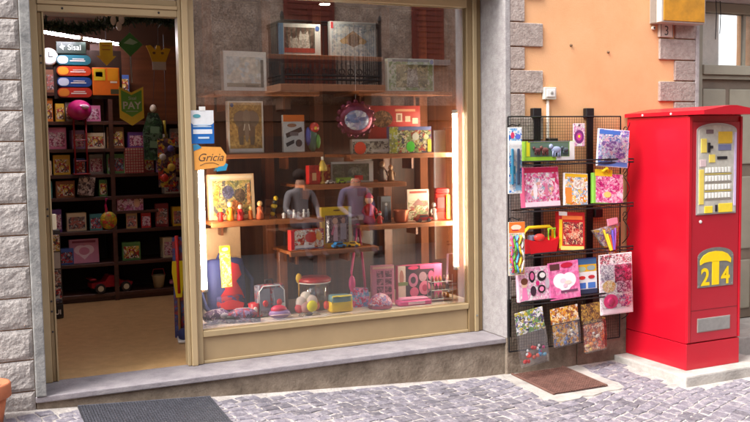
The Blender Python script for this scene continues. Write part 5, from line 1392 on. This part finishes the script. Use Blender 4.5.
bx('panel', t, -.13, .10, -.006, .006, 0, .095, plain(30, 44, 36), .002)
MB().flat([('t', 'Sisal', .01, .03, .062, plain(196, 206, 196))], -.0065).build('lettering', t)
MB().flat([('p', [(-.105, .05), (-.092, .062), (-.09, .085), (-.08, .064), (-.062, .06), (-.076, .048), (-.075, .026), (-.09, .04)], plain(206, 214, 206))], -.0065).build('star_mark', t)
ck = thing('wall_clock', 'round white clock at the edge of the lottery signs', 'clock', (.725, 2.2, 2.035))
MB().lathe([(.068, 0), (.072, -.012), (.06, -.022), (.03, -.023)], plain(190, 186, 180), 20, 'Y', (0, .01, .07)).build('rim', ck, True)
MB().lathe([(.055, -.024), (.05, -.0245)], plain(214, 210, 204), 20, 'Y', (0, .01, .07)).build('face', ck)
bx('hand', ck, -.003, .003, -.018, -.0155, .07, .11, DARK, 0)
bx('hand', ck, -.002, .03, -.018, -.0156, .067, .073, DARK, 0)
t = sign('price_board', 'orange board with yellow squares beside the lottery signs', loc=(1.165, 2.18, 1.80))
bx('panel', t, -.11, .105, -.008, .008, 0, .225, plain(226, 110, 30), .002)
for a, b, c, d, cc in ((-.10, .12, -.01, .215, (206, 176, 40)), (.01, .12, .095, .222, (226, 150, 30)), (-.085, .15, -.03, .19, (120, 130, 60)), (.03, .10, .085, .115, (226, 214, 190)), (.03, .01, .098, .05, (70, 70, 50))):
    bx('square', t, a, c, -.0105, -.0082, b, d, plain(*cc), 0)
t = sign('arrow_sign', 'yellow paper arrow pointing down under the ceiling tube', loc=(1.115, 1.8, 2.01))
MB().prism([(0, 0), (.075, .075), (.05, .075), (.05, .185), (-.05, .185), (-.05, .075), (-.075, .075)], -.002, .002, plain(226, 180, 50)).build('sheet', t)
for z in (.12, .15):
    bx('text_strip', t, -.03, .03, -.0035, -.0021, z, z + .008, plain(190, 100, 50), 0)
MB().tube([(0, 0, .185), (0, 0, .6)], .0015, DARK, 4).build('string', t)
t = sign('diamond_sign', 'green diamond sign hanging below the garland', loc=(1.265, 1.6, 2.065))
MB().prism([(0, 0), (.095, .092), (0, .184), (-.095, .092)], -.002, .002, plain(74, 140, 66)).build('sheet', t)
MB().prism([(-.05, .1), (.0, .14), (.06, .11), (.02, .09)], -.004, -.0021, plain(170, 200, 160)).build('pale_mark', t)
MB().tube([(0, 0, .18), (0, 0, .54)], .0015, DARK, 4).build('string', t)
MB().tube([(0, 0, 0), (.004, 0, -.2)], .006, plain(150, 140, 130), 5).build('ribbon', t)
t = sign('pay_sign', 'green and yellow pennant sign reading PAY hanging in the doorway', loc=(1.26, 1.6, 1.535))
MB().prism([(-.092, .06), (0, 0), (.092, .06), (.092, .30), (0, .255), (-.092, .30)], -.002, .002, plain(250, 224, 70)).build('sheet', t)
MB().prism([(-.078, .115), (0, .068), (.078, .115), (.078, .275), (0, .235), (-.078, .275)], -.0045, -.0021, plain(116, 186, 76)).build('green_field', t)
MB().flat([('t', 'PAY', 0, .13, .078, plain(226, 234, 214))], -.0048).build('lettering', t)
MB().flat([('t', 'Sisal', .006, .2, .036, plain(226, 234, 214))], -.0048).build('lettering', t)
bx('text_strip', t, -.045, .045, -.0055, -.0046, .108, .114, plain(190, 210, 170), 0)
MB().tube([(0, 0, .25), (0, 0, .54)], .0015, DARK, 4).build('string', t)
t = sign('butterfly_sign', 'yellow butterfly cut-out with white label hanging in the doorway', loc=(1.48, 1.6, 1.968))
MB().prism([(-.05, .06), (.05, .05), (.075, .12), (.095, .165), (.05, .17), (.02, .15), (.012, .185), (-.012, .19), (-.025, .155), (-.06, .19), (-.095, .185), (-.07, .13)], -.002, .002, plain(226, 180, 40)).build('sheet', t)
bx('white_label', t, -.05, .055, -.003, .001, 0, .062, plain(206, 196, 180), 0)
for x in (-.035, .03):
    MB().ball((x, -.003, .13), .012, .003, .01, plain(120, 90, 40)).build('wing_spot', t)
MB().tube([(0, 0, .18), (0, 0, .65)], .0015, DARK, 4).build('string', t)
# garland along the head of the door
gl_ = thing('garland', 'dark green tinsel garland strung under the shop ceiling', 'garland', (.55, 1.45, 2.245))
MB().tube([(1.1 * k / 20, 0, .05 - .05 * math.sin(math.pi * k / 20 * 2)) for k in range(21)], .012, plain(30, 40, 28), 6).build('wire', gl_)
gm = MB()
rgx = random.Random(8)
for k in range(1500):
    t_ = rgx.random()
    c = Vector((1.1 * t_, 0, .05 - .05 * math.sin(math.pi * t_ * 2)))
    d = Vector((rgx.uniform(-1, 1), rgx.uniform(-1, 1), rgx.uniform(-1, 1))).normalized()
    e = d.cross(Vector((rgx.uniform(-1, 1), 1, rgx.uniform(-1, 1)))).normalized() * .006
    p = c + d * rgx.uniform(.03, .075)
    gm.add([c + e, c - e, p - e * .5, p + e * .5], [(0, 1, 2, 3)], plain(48, 66, 40) if k % 3 else plain(36, 46, 34))
tag(gm.build('needles', gl_), kind='stuff')
for x, z in ((.56, .06), (.62, .07), (.60, .02)):
    MB().ball((x, -.07, z), .022, .012, .035, plain(206, 196, 180)).build('white_bow', gl_, True)
# hanging goods at the right of the doorway
ys_ = thing('toy_spade', 'yellow and red toy spade leaning just inside the door frame', 'toy spade', (1.40, .80, .0))
MB().tube([(.0, 0, .33), (-.005, 0, .74)], .013, plain(206, 40, 34), 8).build('handle', ys_, True)
MB().prism([(-.02, .3), (.02, .3), (.045, .48), (.04, .56), (-.04, .56), (-.045, .48)], -.006, .006, plain(232, 200, 30)).build('blade', ys_)
MB().tube([(0, .01, .0), (0, .01, .34)], .01, plain(150, 110, 60), 6).build('stick', ys_)
sh_ = thing('blue_shoe', 'dark blue and white slipper on the shop floor inside the door', 'shoe', (1.405, .72, .001), (0, 0, R(80)))
MB().ball((0, 0, .045), .085, .04, .045, plain(40, 44, 90, .7), 14, 8).build('upper', sh_, True)
MB().box(-.09, .09, -.042, .042, 0, .022, plain(214, 210, 206), .01).build('sole', sh_, True)
item('gift_bag', 'tall blue printed gift bag leaning against the display side', 'bag', 1.38, 1.47, .84, .0, .72, .06, plain(60, 60, 110), [fr(printmat(pal((60, 60, 110), (90, 50, 90), (150, 40, 50), (70, 80, 140)), 14))], rz=-15)
rt = thing('round_toys_pack', 'hanging card of red and yellow round toys by the door post', 'toy', (1.66, 2.25, 1.02))
bx('card', rt, -.08, .07, -.004, .004, 0, .42, printmat(pal((70, 50, 60), (190, 60, 40), (206, 170, 60), (120, 90, 100)), 18), 0)
for x, z, r_, c in ((-.03, .08, .035, (190, 50, 36)), (.03, .17, .035, (206, 176, 70)), (-.04, .26, .03, (196, 190, 180)), (.03, .33, .03, (90, 80, 140))):
    MB().ball((x, -.01, z), r_, .016, r_, plain(*c)).build('disc', rt, True)
MB().tube([(0, 0, .42), (0, 0, 1.3)], .002, DARK, 4).build('string', rt)

# ------------------------------------------------------------------ the street side seen in the window's reflection
op = thing('opposite_house', 'grey stuccoed house with iron balcony across the street', 'house', (0, -7.9, 0))
ow = MB()
ow.box(-14, 26, -.8, 0, -.4, 5.4, STUCCO)
ow.build('stucco_wall', op)
SHUT = mat('red_brown_shutter', S(110, 44, 34), .6, var=.15, vscale=8)
for x0, x1, z0, z1 in ((4.75, 5.6, 2.3, 4.3), (7.0, 7.6, 2.75, 4.1), (1.2, 2.0, 2.9, 4.2)):
    wd = bx('shuttered_window', op, x0, x1, .002, .05, z0, z1, SHUT, .01)
    for k in range(int((z1 - z0 - .2) / .09)):
        bx('slat', wd, x0 + .06, x1 - .06, .05, .062, z0 + .1 + k * .09, z0 + .16 + k * .09, SHUT)
    bx('window_ledge', op, x0 - .08, x1 + .08, .0, .12, z0 - .1, z0 - .002, GRANITE, .01)
bx('timber_shopfront', op, 1.4, 9.5, .002, .08, -.39, 1.72, woodmat('opposite_timber', S(70, 44, 32), S(96, 62, 44), axis='Z'), .01)
for x in (2.0, 3.8, 6.6, 8.0):
    bx('dark_window', op, x, x + 1.1, .081, .09, .35, 1.5, plain(44, 40, 40), .004)
bx('fascia', op, 1.3, 9.6, .002, .16, 1.73, 1.98, plain(96, 70, 54, .7), .01)
bal = bx('balcony_slab', op, 4.42, 6.16, .001, .74, 2.16, 2.27, plain(170, 120, 90, .8), .01)
for x in (4.6, 5.95):
    MB().prism([(x - .06, 2.159), (x + .06, 2.159), (x + .06, 1.9), (x - .06, 1.9)], .001, .5, plain(120, 90, 70, .8)).build('bracket', bal)
ry = .70
for z in (2.34, 2.40, 3.16, 3.20):
    MB().tube([(4.48, .02, z), (4.48, ry, z), (6.08, ry, z), (6.08, .02, z)], .018, IRON, 6).build('rail', bal)
nb = 22
for k in range(nb + 1):
    x = 4.48 + 1.6 * k / nb
    MB().tube([(x, ry, 2.27), (x, ry, 3.2)], .012, IRON, 5).build('baluster', bal)
for x in (4.48, 6.08):
    for k in range(1, 9):
        MB().tube([(x, ry * k / 9, 2.27), (x, ry * k / 9, 3.2)], .012, IRON, 5).build('baluster', bal)
    MB().lathe([(.025, 2.27), (.025, 3.22), (.035, 3.26), (.02, 3.32), (.005, 3.34)], IRON, 8, 'Z', (x, ry, 0)).build('corner_post', bal)
for k in range(11):
    x = 4.56 + k * .145
    MB().tube([(x + .045 * math.cos(R(a)), ry, 2.46 + .045 * math.sin(R(a))) for a in range(0, 360, 36)], .011, IRON, 5, closed=True).build('scroll', bal)

# people sitting on a bench across the street, seen only in the window's reflection
bn = thing('street_bench', 'dark wooden bench before the opposite house', 'bench', (5.1, -7.15, zg(5.1, -7.15)))
BW = mat('bench_wood', S(84, 58, 42), .7)
for k in range(4):
    bx('seat_slat', bn, -.95, .95, -.02 + .1 * k, .06 + .1 * k, .43, .46, BW, .004)
for k in range(3):
    bx('back_slat', bn, -.95, .95, -.075, -.05, .56 + .12 * k, .65 + .12 * k, BW, .004)
for x in (-.8, .8):
    MB().tube([(x, -.06, 0), (x, -.06, .9)], .022, IRON, 6).build('leg', bn)
    MB().tube([(x, .36, 0), (x, .36, .43)], .022, IRON, 6).build('leg', bn)

def person(label, x, y, zb, shirt, trousers, hair, rz):
    """seated figure facing +y (towards the shop): one skinned body, clothes coloured by height on the body"""
    t = thing('person', label, 'person', (x, y, zb), (0, 0, R(rz)))
    V = [(0, 0, .53), (0, -.01, .70), (0, -.02, .92), (0, -.01, 1.06), (0, .01, 1.20),
         (.10, .02, .52), (.13, .42, .53), (.13, .46, .10), (.13, .58, .05),
         (-.10, .02, .52), (-.13, .42, .53), (-.13, .46, .10), (-.13, .58, .05),
         (.19, -.02, .98), (.27, .04, .74), (.17, .26, .62), (.14, .34, .60),
         (-.19, -.02, .98), (-.27, .04, .74), (-.17, .26, .62), (-.14, .34, .60)]
    rr = [.15, .135, .15, .055, .095, .095, .07, .05, .045, .095, .07, .05, .045, .065, .045, .035, .04, .065, .045, .035, .04]
    E_ = [(0, 1), (1, 2), (2, 3), (3, 4), (0, 5), (5, 6), (6, 7), (7, 8), (0, 9), (9, 10), (10, 11), (11, 12), (2, 13), (13, 14), (14, 15), (15, 16), (2, 17), (17, 18), (18, 19), (19, 20)]
    me = bpy.data.meshes.new('body')
    me.from_pydata(V, E_, [])
    o = bpy.data.objects.new('body', me)
    C.objects.link(o)
    o.parent = t
    sk = o.modifiers.new('skin', 'SKIN')
    sk.use_smooth_shade = True
    for i, v in enumerate(me.skin_vertices[0].data):
        v.radius = (rr[i], rr[i] * (.75 if i in (0, 1, 2) else 1))
        v.use_root = (i == 0)
    sb_ = o.modifiers.new('smooth', 'SUBSURF')
    sb_.levels = 1
    sb_.render_levels = 2
    m, nt, b = newmat('person_clothes')
    b.inputs['Roughness'].default_value = .8
    tc = nt.nodes.new('ShaderNodeTexCoord')
    sx = nt.nodes.new('ShaderNodeSeparateXYZ')
    nt.links.new(tc.outputs['Object'], sx.inputs[0])
    rp = nt.nodes.new('ShaderNodeValToRGB')
    rp.color_ramp.interpolation = 'CONSTANT'
    els = rp.color_ramp.elements
    els[0].color = (*S(50, 40, 36), 1)
    els[1].position = .09 / 1.4
    els[1].color = (*S(*trousers), 1)
    e = els.new(.60 / 1.4); e.color = (*S(*shirt), 1)
    e = els.new(1.05 / 1.4); e.color = (*S(200, 150, 124), 1)
    dv = nt.nodes.new('ShaderNodeMath')
    dv.operation = 'DIVIDE'
    dv.inputs[1].default_value = 1.4
    nt.links.new(sx.outputs[2], dv.inputs[0])
    nt.links.new(dv.outputs[0], rp.inputs[0])
    nt.links.new(rp.outputs[0], b.inputs['Base Color'])
    me.materials.append(m)
    MB().ball((0, -.015, 1.25), .102, .108, .088, plain(*hair, .9), 16, 10).build('hair', t, True)
    return t
zb_ = zg(5.1, -7.15)
person('person in a lavender shirt and dark trousers seated on the street bench', 5.55, -7.05, zb_, (112, 102, 134), (44, 46, 62), (70, 48, 36), 6)
person('person in a white shirt and grey trousers seated on the street bench', 4.65, -7.05, zb_, (138, 132, 136), (66, 62, 70), (52, 38, 32), -8)
